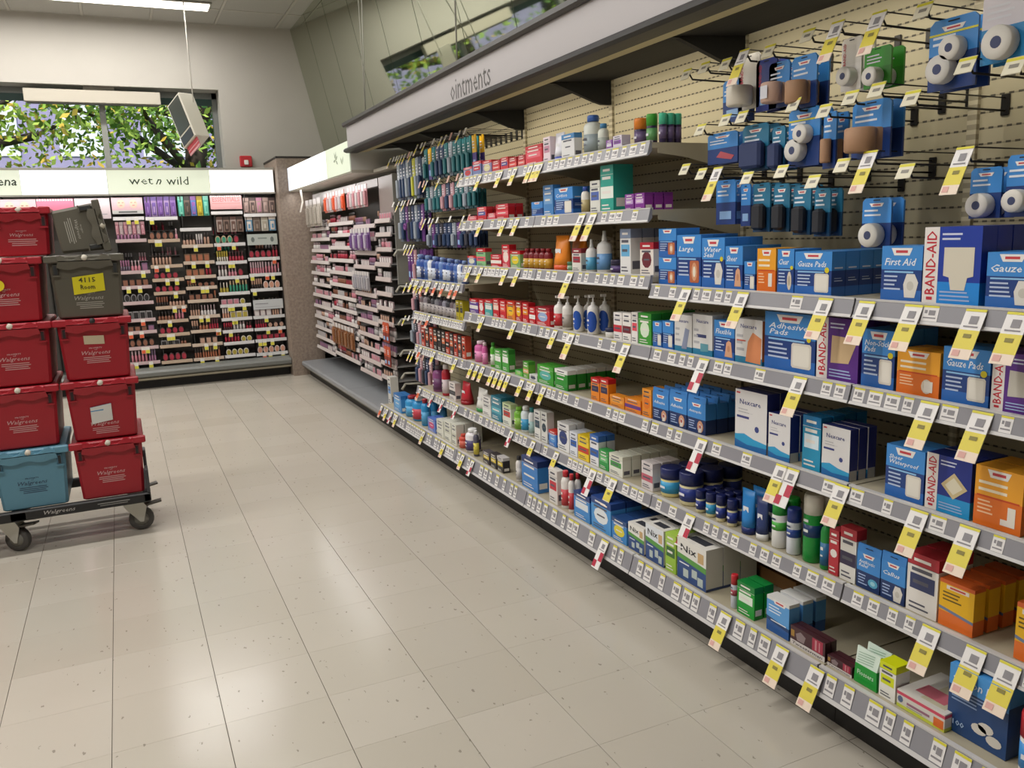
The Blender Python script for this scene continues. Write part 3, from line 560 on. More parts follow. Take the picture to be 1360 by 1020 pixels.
# ceiling strip lights
lm = MB().cbox(-1.2, 1.2, -.13, .13, -.012, 0, M('a7a49b', .5), .006).mesh('housing')
dm = MB().prism([(-.11, -.012), (.11, -.012), (.095, -.026), (-.095, -.026)], -1.18, 1.18, M('fff8ea', .5, 0, 3.0), 'x').mesh('diffuser')
li = 0
rows = [(6.93, 'over the back display'), (4.5, 'in the second row from the back'), (2.1, 'in the third row from the back'), (-.3, 'in the fourth row from the back')]
for y, rn in rows:
    for k, x in enumerate((.62, -1.98)):
        o = empty('ceiling_light', (x, y, ZC - .003)); tag(o, 'white strip light %s, %s' % (rn, ('nearest the mirror', 'farther from the mirror')[k]), 'ceiling light', 'ceiling strip lights')
        obj('housing', lm, o); obj('diffuser', dm, o)
        L = bpy.data.lights.new('tube', 'AREA'); L.shape = 'RECTANGLE'; L.size = 2.3; L.size_y = .18; L.energy = LAMP_POWER; L.color = (1, .98, .95)
        lo = bpy.data.objects.new('tube_light', L); COL.objects.link(lo); lo.parent = o; lo.location = (0, 0, -.032)
# hanging display box with cable
hb = empty('hanging_sign_box', (1.62, 6.8, 2.53)); tag(hb, 'tilted white box sign with dark screen hanging before window', 'sign')
b = MB().cbox(-.085, .085, -.03, .08, -.17, .17, M('c9c4b6', .5), .004)
hs = b.build('box', hb); hs.rotation_euler = (0, math.radians(-27), math.radians(-62)); hs.scale = (1.38, 1.38, 1.34); hs.location = (-.14, 0, .0)
hp = MB().box(-.07, .07, -.034, -.031, -.08, .155, M('333834', .3)).box(-.07, .07, -.034, -.031, -.16, -.095, M('2a2d33', .3)).build('screen', hs)
hr = MB().box(-.07, .07, -.012, -.006, -.235, -.165, M('c98f92', .6)).box(-.07, .07, -.014, -.012, -.195, -.170, M('b04048', .6)).box(-.07, .07, -.014, -.012, -.218, -.206, M('b04048', .6)).build('striped_tab', hs)
MB().rod((-.05, 0, .16), (-.05, 0, ZC - 2.533), .005, M('d8d5cc', .5)).build('cable', hb)
# ------------------------------------------------------------------ outdoors seen through the window
og = struct(MB().box(-30, 40, 8.1, 60, -.3, -.1, mat_noise('lawn', '4a6a34', '6a8a44', 2)).build('ground'))
LEAF = []
for c in ('93b544', 'b4cc58', 'd8b848', '668f3a', '4a7a34'): LEAF.append(M(c, .6))
BARK = mat_noise('bark', '3a332c', '57493c', 12, .9, .6)
def tree(x, y, h, r, n, label, seed, cols):
    R = random.Random(seed); t = empty('tree', (x, y, -.1)); tag(t, label, 'tree', 'trees outside the window')
    b = MB(); p = Vector((0, 0, 0)); d = Vector((R.uniform(-.1, .1), 0, 1)); rad = .2; tips = []
    for k in range(6):
        q = p + d * h / 8; b.rod(p, q, rad * 1.3, BARK, 8)
        if k > 1:
            for s in range(3):
                a = R.uniform(0, 6.28); e2 = q + Vector((math.cos(a), math.sin(a) * .7, R.uniform(.25, .8))) * r * .5; b.rod(q, e2, rad * .42, BARK, 5)
                e3 = e2 + Vector((math.cos(a + .5), math.sin(a), .35)) * r * .4; b.rod(e2, e3, rad * .24, BARK, 4); tips += [e2, e3]
        p = q; d = (d + Vector((R.uniform(-.25, .25), R.uniform(-.1, .1), 0))).normalized(); rad *= .86
    b.build('trunk', t)
    f = MB()
    for k in range(n):
        c = R.choice(tips) + Vector((R.gauss(0, r * .22), R.gauss(0, r * .22), R.gauss(0, r * .2))); s = R.uniform(.035, .085)
        u = Vector((R.uniform(-1, 1), R.uniform(-1, 1), R.uniform(-1, 1))).normalized(); w = u.orthogonal().normalized() * s * .55; u *= s
        f.add([c - u, c + w, c + u, c - w], [(0, 1, 2, 3)], LEAF[R.choice(cols)])
    o = f.build('foliage', t); o['kind'] = 'stuff'
tree(-1.2, 12.2, 7.5, 2.4, 6500, 'yellow green tree seen through left window pane', 3, (0, 1, 1, 2))
tree(1.6, 12.8, 7.0, 2.2, 6500, 'green tree behind the window mullion', 5, (0, 1, 3, 0))
tree(3.4, 14.5, 7.5, 2.6, 9000, 'denser green tree seen through right window pane', 9, (0, 3, 4, 2))
tree(-4.6, 14.5, 7.5, 2.6, 3000, 'green tree left of the window view', 11, (0, 1, 3))
hw = empty('house', (0, 26, 0)); tag(hw, 'pale mauve building behind the trees outside', 'building')
MB().box(-14, 12, 0, 6, -.1, 7.2, mat_noise('stucco', '8580a6', 'a49cbc', 1.2)).build('wall', hw)
wm = MB().box(-.6, .6, -.05, 0, 0, 1.5, M('dfe4ee', .2)).mesh('window')
for k in range(12):
    for z in (1, 4): obj('window', wm, hw, (-13 + k * 2.2, 0, z))
MB().box(-14.3, 12.3, -.4, 6, 7.2, 7.6, M('d8d0c4', .7)).build('roof', hw)
# ------------------------------------------------------------------ right-hand gondola
XF, XB = 2.49, 2.90
BAYS = {'N0': (-1.14, -.225), 'N1': (-.225, .69), 'M1': (.69, 1.59), 'M2': (1.59, 2.49), 'F': (2.49, 3.40), 'G': (3.40, 4.02)}
gn = empty('shelving_unit', (XB, 0, 0)); tag(gn, 'long beige slotted-back store shelving unit on black kickplate', 'shelving')
def child(mb, name, par): # geometry in world coordinates, parent placed anywhere unrotated
    o = mb.build(name, par); o.location = -par.location; return o
for k, (a, b) in BAYS.items():
    child(MB().box(XB, XB + .02, a + .001, b - .001, .12, 2.13, MPEG), 'back_panel', gn)
    child(MB().box(XB - .012, XB + .03, b - .014, b + .014, .0, 2.12, MUPR), 'upright', gn)
    child(MB().box(2.47, 2.50, a, b - .002, 0, .125, M('171513', .55)), 'kick_plate', gn)
    child(MB().box(2.43, XB, a, b - .002, .126, .150, MDECK), 'base_tray', gn)
child(MB().box(2.47, 2.50, 4.02, 6.89, 0, .085, M('171513', .55)), 'kick_plate', gn)
child(MB().box(XB, XB + .02, 4.02, 6.89, 0, 2.05, M('26241f', .6)), 'back_panel', gn)
# header board with soffit, brackets and light strip
hd = empty('header_sign', (2.43, 0, 2.0)); tag(hd, 'long pale grey header board reading ointments above the shelves', 'sign')
child(MB().box(2.385, 2.43, -3.2, 4.40, 2.045, 2.195, M('aaa5a6', .45)), 'board', hd)
tp = [(2.37, 2.195), (2.36, 2.205), (2.36, 2.225), (2.38, 2.235), (2.46, 2.235), (2.46, 2.195)]
child(MB().prism(tp, -3.2, 4.43, M('3b3836', .4)), 'top_trim', hd)
child(MB().prism([(2.37, 2.045), (2.36, 2.035), (2.36, 2.022), (2.38, 2.014), (2.46, 2.014), (2.46, 2.045)], -3.2, 4.43, M('211e1d', .5)), 'bottom_trim', hd)
child(MB().prism([(2.461, 2.016), (2.53, 2.022), (2.53, 2.034), (2.461, 2.034)], -3.2, 4.40, M('b0a47c', .5)), 'light_strip', hd)
child(MB().prism([(2.53, 2.036), (2.885, 2.060), (2.885, 2.075), (2.53, 2.05)], -3.2, 4.40, M('090807', .8)), 'soffit', hd)
for y in (-1.14, -.225, .69, 1.59, 2.49, 3.40, 4.02):
    child(MB().prism([(2.56, 2.036), (2.60, 2.034), (2.80, 1.965), (2.84, 1.955), (2.885, 1.955), (2.885, 2.060)], y - .012, y + .012, MBLK), 'bracket', hd)
t = MB(); t.text(0, 'ointments', 0, 0, .098, M('4a4744', .5), w=.50)
lo = t.build('lettering', hd); lo.location = (2.3842 - 2.43, 2.045, 2.108 - 2.0)
wires = MB()
for y in (.2, 2.35, 4.1):
    wires.rod((2.45, y, 2.235), (2.55, y + .2, 3.6), .0035, M('b9b8ae', .5)); wires.rod((2.45, y, 2.235), (2.45, y - .01, 3.6), .003, M('b9b8ae', .5))
child(wires, 'suspension_wires', hd)
for k, (a, b) in BAYS.items():
    L = bpy.data.lights.new('valance_tube', 'AREA'); L.shape = 'RECTANGLE'; L.size = .03; L.size_y = b - a - .06; L.energy = VALANCE_POWER * (b - a); L.color = (1, .93, .78)
    o = bpy.data.objects.new('valance_tube', L); COL.objects.link(o); o.parent = hd; o.location = (2.545 - 2.43, (a + b) / 2, 2.012 - 2.0)
    o.rotation_euler = (0, math.radians(-62), 0); L.spread = math.radians(95)
# price labels and hanging sale tags (shared meshes, in the coordinates of the rail)
LW, YL, IN = M('e6e3e2', .5), M('d8cf3c', .5), M('8c898d', .6)
def label_mesh(w, sc=1.0):
    b = MB(); P = lambda t: (-.0035 - .011 * t * sc, .0015 - .038 * t * sc)
    def strip(t0, t1, y0, y1, m, o):
        x0, z0 = P(t0); x1, z1 = P(t1); b.add([(x0 - o, y0, z0), (x1 - o, y0, z1), (x1 - o, y1, z1), (x0 - o, y1, z0)], [(0, 1, 2, 3)], m)
    strip(.03, .97, -w / 2, w / 2, LW, .0012); strip(.03, .14, -w / 2, w / 2, YL, .0018); strip(.3, .6, -w * .32, w * .1, IN, .0018); strip(.3, .5, w * .18, w * .36, IN, .0018); strip(.72, .8, -w * .4, w * .4, IN, .0018)
    return b.mesh('price_label')
LM = [label_mesh(.034), label_mesh(.042), label_mesh(.028)]
def tag_mesh(kind, w=.05, L=.115, top=(-.005, .0)):
    b = MB(); n = 5; A = M('e9e6e4', .5); Bc = {'y': M('dfcf4e', .5), 'r': M('b52c44', .5), 'o': M('dd5f38', .5)}[kind]; Cc = {'y': M('ecd9c6', .5), 'r': M('e9e6e4', .5), 'o': M('e2c4b4', .5)}[kind]
    def pt(s, y): return (top[0] - .058 * s, y, top[1] - .115 * s)
    def quad(s0, s1, y0, y1, m, o=0):
        q = [pt(s0, y0), pt(s1, y0), pt(s1, y1), pt(s0, y1)]; b.add([(x - .0008 * o, y, z + .0004 * o) for x, y, z in q], [(0, 1, 2, 3)], m)
    h = w / 2; s = L / .125
    quad(0, s * .42, -h, h, A); quad(s * .42, s * .8, -h, h, Bc if kind != 'r' else A); quad(s * .8, s, -h, h, Cc)
    quad(0, s * .05, -h, h, YL, 1)
    quad(s * .14, s * .30, -h * .5, h * .3, IN, 1); quad(s * .34, s * .37, -h * .7, h * .7, IN, 1)
    if kind == 'r': quad(s * .42, s * .72, -h, -h * .05, Bc, 1); quad(s * .72, s * .95, h * .1, h, Bc, 1)
    else: quad(s * .5, s * .58, -h * .4, h * .35, M('8a8040', .6), 1); quad(s * .83, s * .95, h * .1, h * .8, M('dba9a0', .6), 1)
    # thin card: a back face just behind
    q = [pt(0, -h), pt(s, -h), pt(s, h), pt(0, h)]; b.add([(x + .0016, y, z - .0008) for x, y, z in q], [(3, 2, 1, 0)], A)
    return b.mesh('sale_tag')
TM = {k: tag_mesh(k) for k in 'yro'}
TMS = {k: tag_mesh(k, .04, .085) for k in 'yro'}
SHN = {'T1': 'upper middle shelf', 'T2': 'second middle shelf', 'T3': 'third middle shelf', 'R3': 'shelf below hooks', 'R4': 'upper long shelf', 'R5': 'second long shelf', 'R6': 'third long shelf', 'BASE': 'bottom deck',
       'L1': 'far top shelf', 'L2': 'far second shelf', 'L3': 'far third shelf', 'L4': 'far lowest shelf'}
BN = {'N0': 'bay nearest the camera', 'N1': 'near bay under the hooks', 'M1': 'nearer middle bay', 'M2': 'farther middle bay', 'F': 'far bay', 'G': 'narrow last bay'}
SHELVES = [('T1', 1.69, ('M1', 'M2')), ('T2', 1.461, ('M1', 'M2')), ('T3', 1.225, ('M1', 'M2')), ('R3', 1.195, ('N0', 'N1')), ('R4', .968, ('N0', 'N1', 'M1', 'M2')), ('R5', .695, ('N0', 'N1', 'M1', 'M2')),
           ('R6', .41, ('N0', 'N1', 'M1', 'M2')), ('BASE', .19, ('N0', 'N1', 'M1', 'M2', 'F', 'G')), ('L1', 1.12, ('F',)), ('L2', .91, ('F',)), ('L3', .69, ('F',)), ('L4', .41, ('F',))]
SZ = {s[0]: s[1] for s in SHELVES}
RR = random.Random(4)
for key, z, bays in SHELVES:
    for bn in bays:
        a, b = BAYS[bn]; a += .003; b -= .003; base = key == 'BASE'; xf = 2.405 if base else XF; far = bn in 'FG'
        s = empty('shelf', (XB - .02, (a + b) / 2, z)); tag(s, 'beige metal shelf, %s, %s' % (SHN[key], BN[bn]), 'shelf', 'gondola shelves')
        d = MB(); t = .02
        if base: d.box(xf + .004, XB - .015, a, b, z - .03, z - .001, MDECK)
        else: d.box(xf + .004, XB - .015, a, b, z - t, z - .001, MDECK)
        child(d, 'deck', s)
        if not base:
            for y in (a, b - .004):
                child(MB().prism([(xf + .03, z - t), (xf + .03, z - .036), (xf + .15, z - .05), (XB - .013, z - .105), (XB - .013, z - t)], y, y + .004, MDECK), 'bracket', s)
        k = 1.55 if base else 1.0
        rl = MB().prism([(xf + .004, z + .003), (xf - .004, z + .003), (xf - .015 * k, z - .038 * k), (xf - .010 * k, z - .044 * k), (xf + .004, z - .03 * k)], a, b, MRAIL)
        rl.prism([(xf + .008, z + .006), (xf - .0055, z + .006), (xf - .0055, z + .0015), (xf + .008, z - .001)], a, b, MLIP)
        rl.prism([(xf - .0155 * k, z - .036 * k), (xf - .019 * k, z - .043 * k), (xf - .012 * k, z - .046 * k)], a, b, MLIP)
        r = child(rl, 'price_rail', s)
        off = Vector((xf, 0, z))
        y = b - RR.uniform(.02, .06); dens = .95 if far or key in ('T1', 'T3', 'R6', 'BASE') else .7
        tg = [q[0] for q in TAGS.get(key, [])]
        while y > a + .03:
            if RR.random() < dens and min([abs(y - q) for q in tg] + [9]) > .045:
                o = obj('price_label', RR.choice(LM), r, off + Vector((0, y, 0)))
                if base: o.scale = (1.5, 1, 1.5)
            y -= RR.choice((.046, .052, .06, .085) if not far else (.044, .05))
        for y, kd in TAGS.get(key, []):
            if a <= y < b: obj('sale_tag', TM[kd] if y < 1.4 else TMS[kd], r, off + Vector((-.002 if not base else -.006, y, 0)))
# gray empty base deck under the right-hand cosmetics
gd = empty('base_deck', (2.6, 4.03, .0)); tag(gd, 'empty grey metal base deck under right-hand cosmetics display', 'shelf')
for k in range(3):
    y0 = 4.03 + k * .955; child(MB().prism([(2.40, .105), (2.392, .115), (2.392, .14), (2.405, .152), (2.895, .16), (2.895, .105)], y0, y0 + .951, MGREY), 'deck_section', gd)
child(MB().box(2.41, 2.43, 4.03, 6.89, .088, .104, M('6d6a60', .5)), 'lower_lip', gd)
# ------------------------------------------------------------------ product builders (front faces -X, width along Y, stands on z=0)
WH = 'e9e6e2'
def lines(b, x, u0, u1, z0, z1, n, m, seed=0):
    R = random.Random(seed); dz = (z1 - z0) / n
    for i in range(n): b.q(x, u0, u0 + (u1 - u0) * R.uniform(.55, 1), z1 - dz * (i + .75), z1 - dz * (i + .35), m)
def picture(b, x, cu, cz, w, h, kind):
    hx, hz = w / 2, h / 2; R8 = lambda s, t: [(cu + s * hx * math.cos(a), cz + t * hz * math.sin(a)) for a in [k * PI / 6 for k in range(12)]]
    rr = lambda s, t: [(cu + s * hx * c, cz + t * hz * d) for c, d in ((-1, -.85), (-.85, -1), (.85, -1), (1, -.85), (1, .85), (.85, 1), (-.85, 1), (-1, .85))]
    if kind in ('pad', 'square'): b.pl(x, rr(1, 1), M('d9d3c8')); b.pl(x - .0003, rr(.82, .82), M('e6e1d6'))
    elif kind == 'foot': b.pl(x, [(cu - .7 * hx, cz - hz), (cu + .6 * hx, cz - hz), (cu + hx, cz + .3 * hz), (cu + .5 * hx, cz + hz), (cu - .5 * hx, cz + hz), (cu - .9 * hx, cz + .1 * hz)], M('dedad2')); b.pl(x - .0003, R8(.45, .4), M('c9c4ba'))
    elif kind == 'knee': b.pl(x, rr(1, 1), M('b5633c')); b.pl(x - .0003, R8(.6, .85), M('d59a74')); b.pl(x - .0006, R8(.3, .5), M('e9ddc9'))
    elif kind == 'skin': b.pl(x, [(cu - hx, cz - hz), (cu + hx, cz - hz), (cu + .6 * hx, cz + .8 * hz), (cu, cz + hz), (cu - .6 * hx, cz + .7 * hz)], M('dba582')); b.pl(x - .0003, R8(.35, .4), M('c98c68'))
    elif kind in ('roll', 'oval'): b.pl(x, R8(.7, 1), M('d8cdbb')); b.pl(x - .0003, R8(.4, .55), M('b9ab96'))
    elif kind == 'hand': b.pl(x, R8(.8, 1), M('cf9a7c')); b.pl(x - .0003, [(cu - .5 * hx, cz - hz), (cu + .3 * hx, cz - .9 * hz), (cu + .5 * hx, cz + .2 * hz), (cu - .2 * hx, cz + .5 * hz)], M('e2ddd5')); b.pl(x - .0006, R8(.25, .3), M('b04848'))
    elif kind == 'splat': b.pl(x, R8(1, .6), M('58a8c8')); b.pl(x - .0003, R8(.5, .3), M('9ad0dc'))
def fac(w, h): return w, h
def logo(b, x, u, z, w, h):   # white tapering label with a red word bar
    b.pl(x, [(u - w * .36, z - h / 2), (u + w * .36, z - h / 2), (u + w / 2, z + h / 2), (u - w / 2, z + h / 2)], M('ece9e6')); b.q(x - .0003, u - w * .28, u + w * .28, z - h * .16, z + h * .2, M('c8414a'))
def box_body(b, w, d, h, bands, side=None):
    for z0, z1, c in bands: b.box(0, d, -w / 2, w / 2, h * z0, h * z1, M(c, .34))
def P_W(w, d, h, pic, txt):
    b = MB(); box_body(b, w, d, h, ((0, .22, '2a66b4'), (.22, .58, '1f3f80'), (.58, 1, '3f8ad2'))); x = -.0004
    # front panel grades: flat printed bands
    logo(b, x, 0, h * .90, w * .52, h * .13)
    if txt: b.text(x, txt, -w * .42, h * .72, h * (.13 if '\n' not in txt else .2), M('e4eaf2'), w=w * (.62 if len(txt) < 8 else .78), shear=.25, align='L')
    b.q(x, -w * .42, w * .3, h * .525, h * .555, M('8fc0ea')); lines(b, x, -w * .42, w * .02, h * .2, h * .5, 4, M('b9c8e2'), len(txt))
    if pic: picture(b, x - .0003, w * .24, h * .3, w * .38, h * .42, pic)
    if txt in ('Water\nSeal', 'Clear', 'Adhesive\nPads', 'Non-Stick\nPads', 'Gauze Pads') and w > .05: rr_ = min(w * .09, .008); b.pl(x - .0009, [(w * .38 + rr_ * math.cos(a_), h * .59 + rr_ * math.sin(a_)) for a_ in [i * PI / 6 for i in range(12)]], M('d8c820'))
    b.box(d * .2, d * .8, -w / 2 - .0004, -w / 2, h * .34, h * .36, M('b9c8e2')); b.box(d * .2, d * .7, -w / 2 - .0004, -w / 2, h * .40, h * .412, M('b9c8e2')); b.box(d * .2, d * .8, -w / 2 - .0004, -w / 2, h * .62, h * .65, M('d9dfe8'))
    return b, {}
def P_O(w, d, h, k):
    b = MB(); box_body(b, w, d, h, ((0, .5, 'dd6f22'), (.5, 1, 'e9a12c'))); x = -.0004
    logo(b, x, 0, h * .9, w * .5, h * .13); lines(b, x, -w * .42, w * .2, h * .56, h * .8, 2, M('f0e2c8'), 2); b.q(x, -w * .45, w * .45, h * .49, h * .52, M('c8481c')); lines(b, x, -w * .42, -w * .02, h * .2, h * .46, 4, M('f2c49a'), 3)
    wh = M('e4ded4'); c = w * .22
    if k == 'el': b.pl(x - .0003, [(c - w * .14, h * .1), (c + w * .16, h * .1), (c + w * .16, h * .42), (c, h * .42), (c, h * .2), (c - w * .14, h * .2)], wh)
    elif k == 'big': picture(b, x - .0003, c, h * .24, w * .36, h * .32, 'oval'); b.q(x - .0007, c - w * .06, c + w * .14, h * .12, h * .36, wh)
    else: b.q(x - .0003, c - w * .1, c + w * .1, h * .14, h * .44, wh)
    return b, {}
def P_B(w, d, h, c, pic):
    b = MB(); low = {'1b3a9e': '1f86d8', '1c2f86': '1f90cc'}.get(c, c); box_body(b, w, d, h, ((0, .30, low), (.30, 1, c))); x = -.0004; sw = w * .27
    b.q(x, -w / 2, -w / 2 + sw, 0, h, M('e6e0dc')); b.text(x - .0004, 'BAND-AID', -w / 2 + sw / 2, h * .54, sw * .66, M('c0283a'), w=h * .82, rot=90)
    b.pl(x - .0004, [(-w / 2 + sw * .3, h * .06), (-w / 2 + sw * .7, h * .06), (-w / 2 + sw * .7, h * .1), (-w / 2 + sw * .3, h * .1)], M('c0283a'))
    lines(b, x, -w * .18, w * .35, h * .82, h * .94, 2, M('cfd4ea'), 4); cu = w * .13
    if pic == 'hand': b.pl(x - .0003, [(cu - w * .12, h * .2), (cu + w * .12, h * .2), (cu + w * .16, h * .36), (cu + w * .26, h * .38), (cu + w * .26, h * .74), (cu - w * .26, h * .74), (cu - w * .26, h * .38), (cu - w * .16, h * .36)], M('d6cfbe'))
    elif pic == 'pad': b.pl(x - .0003, [(cu, h * .28), (cu + w * .3, h * .5), (cu, h * .74), (cu - w * .28, h * .5)], M('cbb98c')); b.pl(x - .0006, [(cu, h * .36), (cu + w * .2, h * .5), (cu, h * .66), (cu - w * .19, h * .5)], M('dcd4bc'))
    else: b.pl(x - .0003, [(cu - w * .28, h * .28), (cu + w * .15, h * .30), (cu + w * .36, h * .70), (cu - w * .26, h * .72)], M('cdb088' if pic == 'beige' else 'c4bfb4'))
    lines(b, x, -w * .18, w * .4, h * .05, h * .2, 3, M('9fb4dc'), 5)
    return b, {}
def P_N(w, d, h, k):
    b = MB(); x = -.0004
    if k in ('tall', 'mid'):
        b.box(0, d, -w / 2, w / 2, 0, h, M('2a3274', .35)); b.q(x, -w / 2, w / 2, 0, h, M('dddbdb')); b.box(.002, d - .002, -w / 2 - .0003, -w / 2, .0, h * .2, M('b9b6b0', .4))
        b.pl(x - .0003, [(-w / 2, 0), (w / 2, 0), (w / 2, h * .17), (w * .1, h * .2), (-w * .2, h * .26), (-w / 2, h * .22)], M('2d9ccc')); b.pl(x - .0006, [(-w / 2, 0), (w / 2, 0), (w / 2, h * .1), (-w * .1, h * .08), (-w / 2, h * .14)], M('2468a8'))
        b.text(x - .0004, 'Nexcare', -w * .02, h * .80, h * .085, M('2c3478'), w=w * .66); b.q(x - .0003, -w * .46, -w * .34, h * .93, h * .96, M('c84850'))
        b.q(x - .0003, -w * .44, -w * .05, h * .52, h * .56, M('3a4080')); lines(b, x, -w * .4, w * .1, h * .6, h * .7, 2, M('a9a8b0'), 1); picture(b, x - .0002, w * .22, h * .38, w * .13, h * .09, 'sq'); b.pl(x - .0004, [(w * .2 + .07 * w * math.cos(a), h * .38 + .07 * w * math.sin(a)) for a in [i * PI / 4 for i in range(8)]], M('3a4684'))
    else:
        box_body(b, w, d, h, ((0, .16, '2a7ea4'), (.16, 1, 'd9d8d6'))); b.text(x, 'Nexcare', 0, h * .84, h * .09, M('3a4080'), w=w * .6)
        if k == 'orange': b.pl(x, [(-w * .1, h * .06), (w * .46, h * .04), (w * .48, h * .6), (w * .16, h * .72), (-w * .02, h * .5)], M('d88a5c')); b.box(.001, d - .001, -w / 2 - .0004, -w / 2, h * .1, h * .98, M('d0713c', .4)); b.q(x, -w * .44, -w * .1, h * .5, h * .53, M('c85848'))
        elif k == 'tape': b.pl(x, [(-w * .1, h * .1), (w * .2, h * .1), (w * .36, h * .62), (w * .12, h * .66)], M('8f98b4'))
        else: b.q(x, -w * .3, w * .2, h * .44, h * .52, M('38406c')); b.pl(x, [(-w * .1, h * .1), (w * .3, h * .12), (w * .3, h * .3), (-w * .1, h * .3)], M('5f9aa8'))
        lines(b, x, -w * .44, -w * .1, h * .25, h * .7, 3, M('b0b0b4'), 7)
    return b, {}
def P_C(w, d, h, c1, c2, c3, seed=0):
    b = MB(); box_body(b, w, d, h, ((0, .22, c1), (.22, .80, c1), (.80, 1, c3))); x = -.0004; R = random.Random((int(c1, 16) + int(c2, 16)) % 997)
    dark = sum(hexc(c1)[:3]) < .9; lc = M('e6e2dc' if dark else '5a5a66'); t = R.random()
    if t < .4: b.q(x, -w * .40, w * .40, h * .40, h * .66, M(c2)); b.q(x - .0003, -w * .3, w * .2, h * .5, h * .56, lc)
    elif t < .7: b.pl(x, [(w * .36 * math.cos(a), h * .48 + min(w * .36, h * .25) * math.sin(a)) for a in [i * PI / 5 for i in range(10)]], M(c2)); b.q(x - .0003, -w * .2, w * .2, h * .46, h * .51, lc)
    else: b.q(x, -w * .5, w * .5, h * .3, h * .55, M(c2)); b.q(x - .0003, -w * .36, w * .3, h * .4, h * .46, lc)
    b.q(x, -w * .36, w * .3, h * .70, h * .76, lc); lines(b, x, -w * .4, w * .4, h * .05, h * .2, 2, lc, 3); b.q(x, -w * .3, w * .25, h * .87, h * .92, M('ece8e2' if sum(hexc(c3)[:3]) < 1.2 else '4a4a5a'))
    b.box(d * .15, d * .85, -w / 2 - .0004, -w / 2, h * .12, h * .3, lc); b.q(x, -w * .5, w * .5, h * .795, h * .803, lc)
    return b, {}
def P_H(w, d, h, pic, txt):
    b = MB(); hb_ = h * .82; box_body(b, w, d, hb_, ((0, .48, '1d3566'), (.48, 1, '3f8ad2'))); x = -.0004
    b.hexa([(0, -w / 2, hb_), (.012, -w / 2, hb_), (.012, w / 2, hb_), (0, w / 2, hb_)], [(.004, -w / 2, h), (.008, -w / 2, h), (.008, w / 2, h), (.004, w / 2, h)], M('3a80c8'))
    b.pl(.0014, [(-w * .18, h * .92), (w * .18, h * .92), (w * .12, h * .945), (0, h * .935), (-w * .12, h * .945)], M('14294a'))
    logo(b, x, 0, hb_ * .92, w * .5, hb_ * .11); b.text(x, txt, -w * .42, hb_ * .70, hb_ * (.2 if '\n' in txt else .11), M('e4eaf2'), w=w * .7, shear=.25, align='L')
    lines(b, x, -w * .42, w * .0, hb_ * .1, hb_ * .42, 4, M('a9bce0'), 9); picture(b, x - .0003, w * .22, hb_ * .24, w * .42, hb_ * .4, pic)
    return b, {}
def P_Y(w, d, h):
    b = MB(); box_body(b, w, d, h, ((0, .32, 'e0702a'), (.32, .92, 'e8b41c'), (.92, 1, 'd0602a'))); x = -.0004
    b.pl(x, [(-w / 2, h * .36), (w / 2, h * .26), (w / 2, h * .32), (-w / 2, h * .42)], M('6f7c9c')); lines(b, x, -w * .4, w * .35, h * .55, h * .78, 3, M('6a5420'), 4); b.q(x, -w * .3, w * .35, h * .82, h * .9, M('e8ddd0')); b.q(x - .0003, -w * .2, w * .25, h * .84, h * .88, M('c8504c'))
    return b, {}
def P_NX(w, d, h, c):
    b = MB(); b.box(0, d, -w / 2, w / 2, 0, h, M('cfcbc2', .38)); x = -.0004; b.q(x, -w / 2, w / 2, 0, h * .55, M('2f4c84')); b.q(x, -w / 2, w / 2, h * .55, h, M(c)); b.pl(x - .0003, [(-w / 2, h * .52), (w / 2, h * .42), (w / 2, h * .56), (-w / 2, h * .64)], M('5a9a48'))
    b.text(x - .0005, 'Nix', -w * .1, h * .80, h * .17, M('22242c'), w=w * .55); b.q(x - .0003, w * .22, w * .42, h * .62, h * .86, M('c9a878'))
    for u, z in ((-.2, .2), (.1, .28), (.3, .16)): b.q(x - .0005, w * (u - .08), w * (u + .1), h * (z - .1), h * (z + .1), M('b8c4c0'))
    b.box(0, d, -w / 2 - .0006, -w / 2, 0, h * .06, M('33406a', .4)); lines(b, x - .0004, -w * .42, w * .1, h * .38, h * .46, 1, M('e0e4ee'), 4); b.box(0, d, -w / 2, w / 2, h, h + .0005, M('e2dfd8', .4)); b.box(d * .3, d * .8, -w * .3, w * .3, h + .0005, h + .001, M('3a3c44', .4))
    return b, {}
def P_H2(w, d, h):
    b = MB(); box_body(b, w, d, h, ((0, .32, '2a5a9c'), (.32, .9, '5c9fdc'), (.9, 1, 'dcdcda'))); x = -.0004; b.pl(x, [(-w / 2, h * .32), (w / 2, h * .22), (w / 2, h * .32), (-w / 2, h * .42)], M('24406e')); b.q(x - .0003, -w * .3, w * .38, h * .33, h * .36, M('e0e6ee'))
    lines(b, x, -w * .4, w * .3, h * .55, h * .8, 3, M('dce8f4'), 3); logo(b, x, w * .08, h * .9, w * .6, h * .12); return b, {}
def P_M(w, d, h):
    b = MB(); x = -.0004; b.box(0, d, -w / 2, w / 2, 0, h, M('46262c', .3)); b.q(x, -w * .5, w * .5, 0, h * .28, M('d8d2cf')); b.text(x - .0004, 'Tweezerman' , 0, h * .14, h * .15, M('4a4648'), w=w * .86, shear=.2)
    b.q(x, w * .14, w * .44, h * .3, h * .96, M('a8324a')); b.q(x - .0003, w * .22, w * .27, h * .36, h * .9, M('c88a90')); b.q(x - .0003, w * .33, w * .36, h * .36, h * .86, M('c88a90')); b.pl(x, [(-w * .3, h * .34), (-w * .1, h * .34), (-w * .05, h * .7), (-w * .2, h * .86), (-w * .34, h * .66)], M('8d7c7e')); b.q(x, -w * .48, -w * .38, h * .45, h * .8, M('a8803c'))
    return b, {}
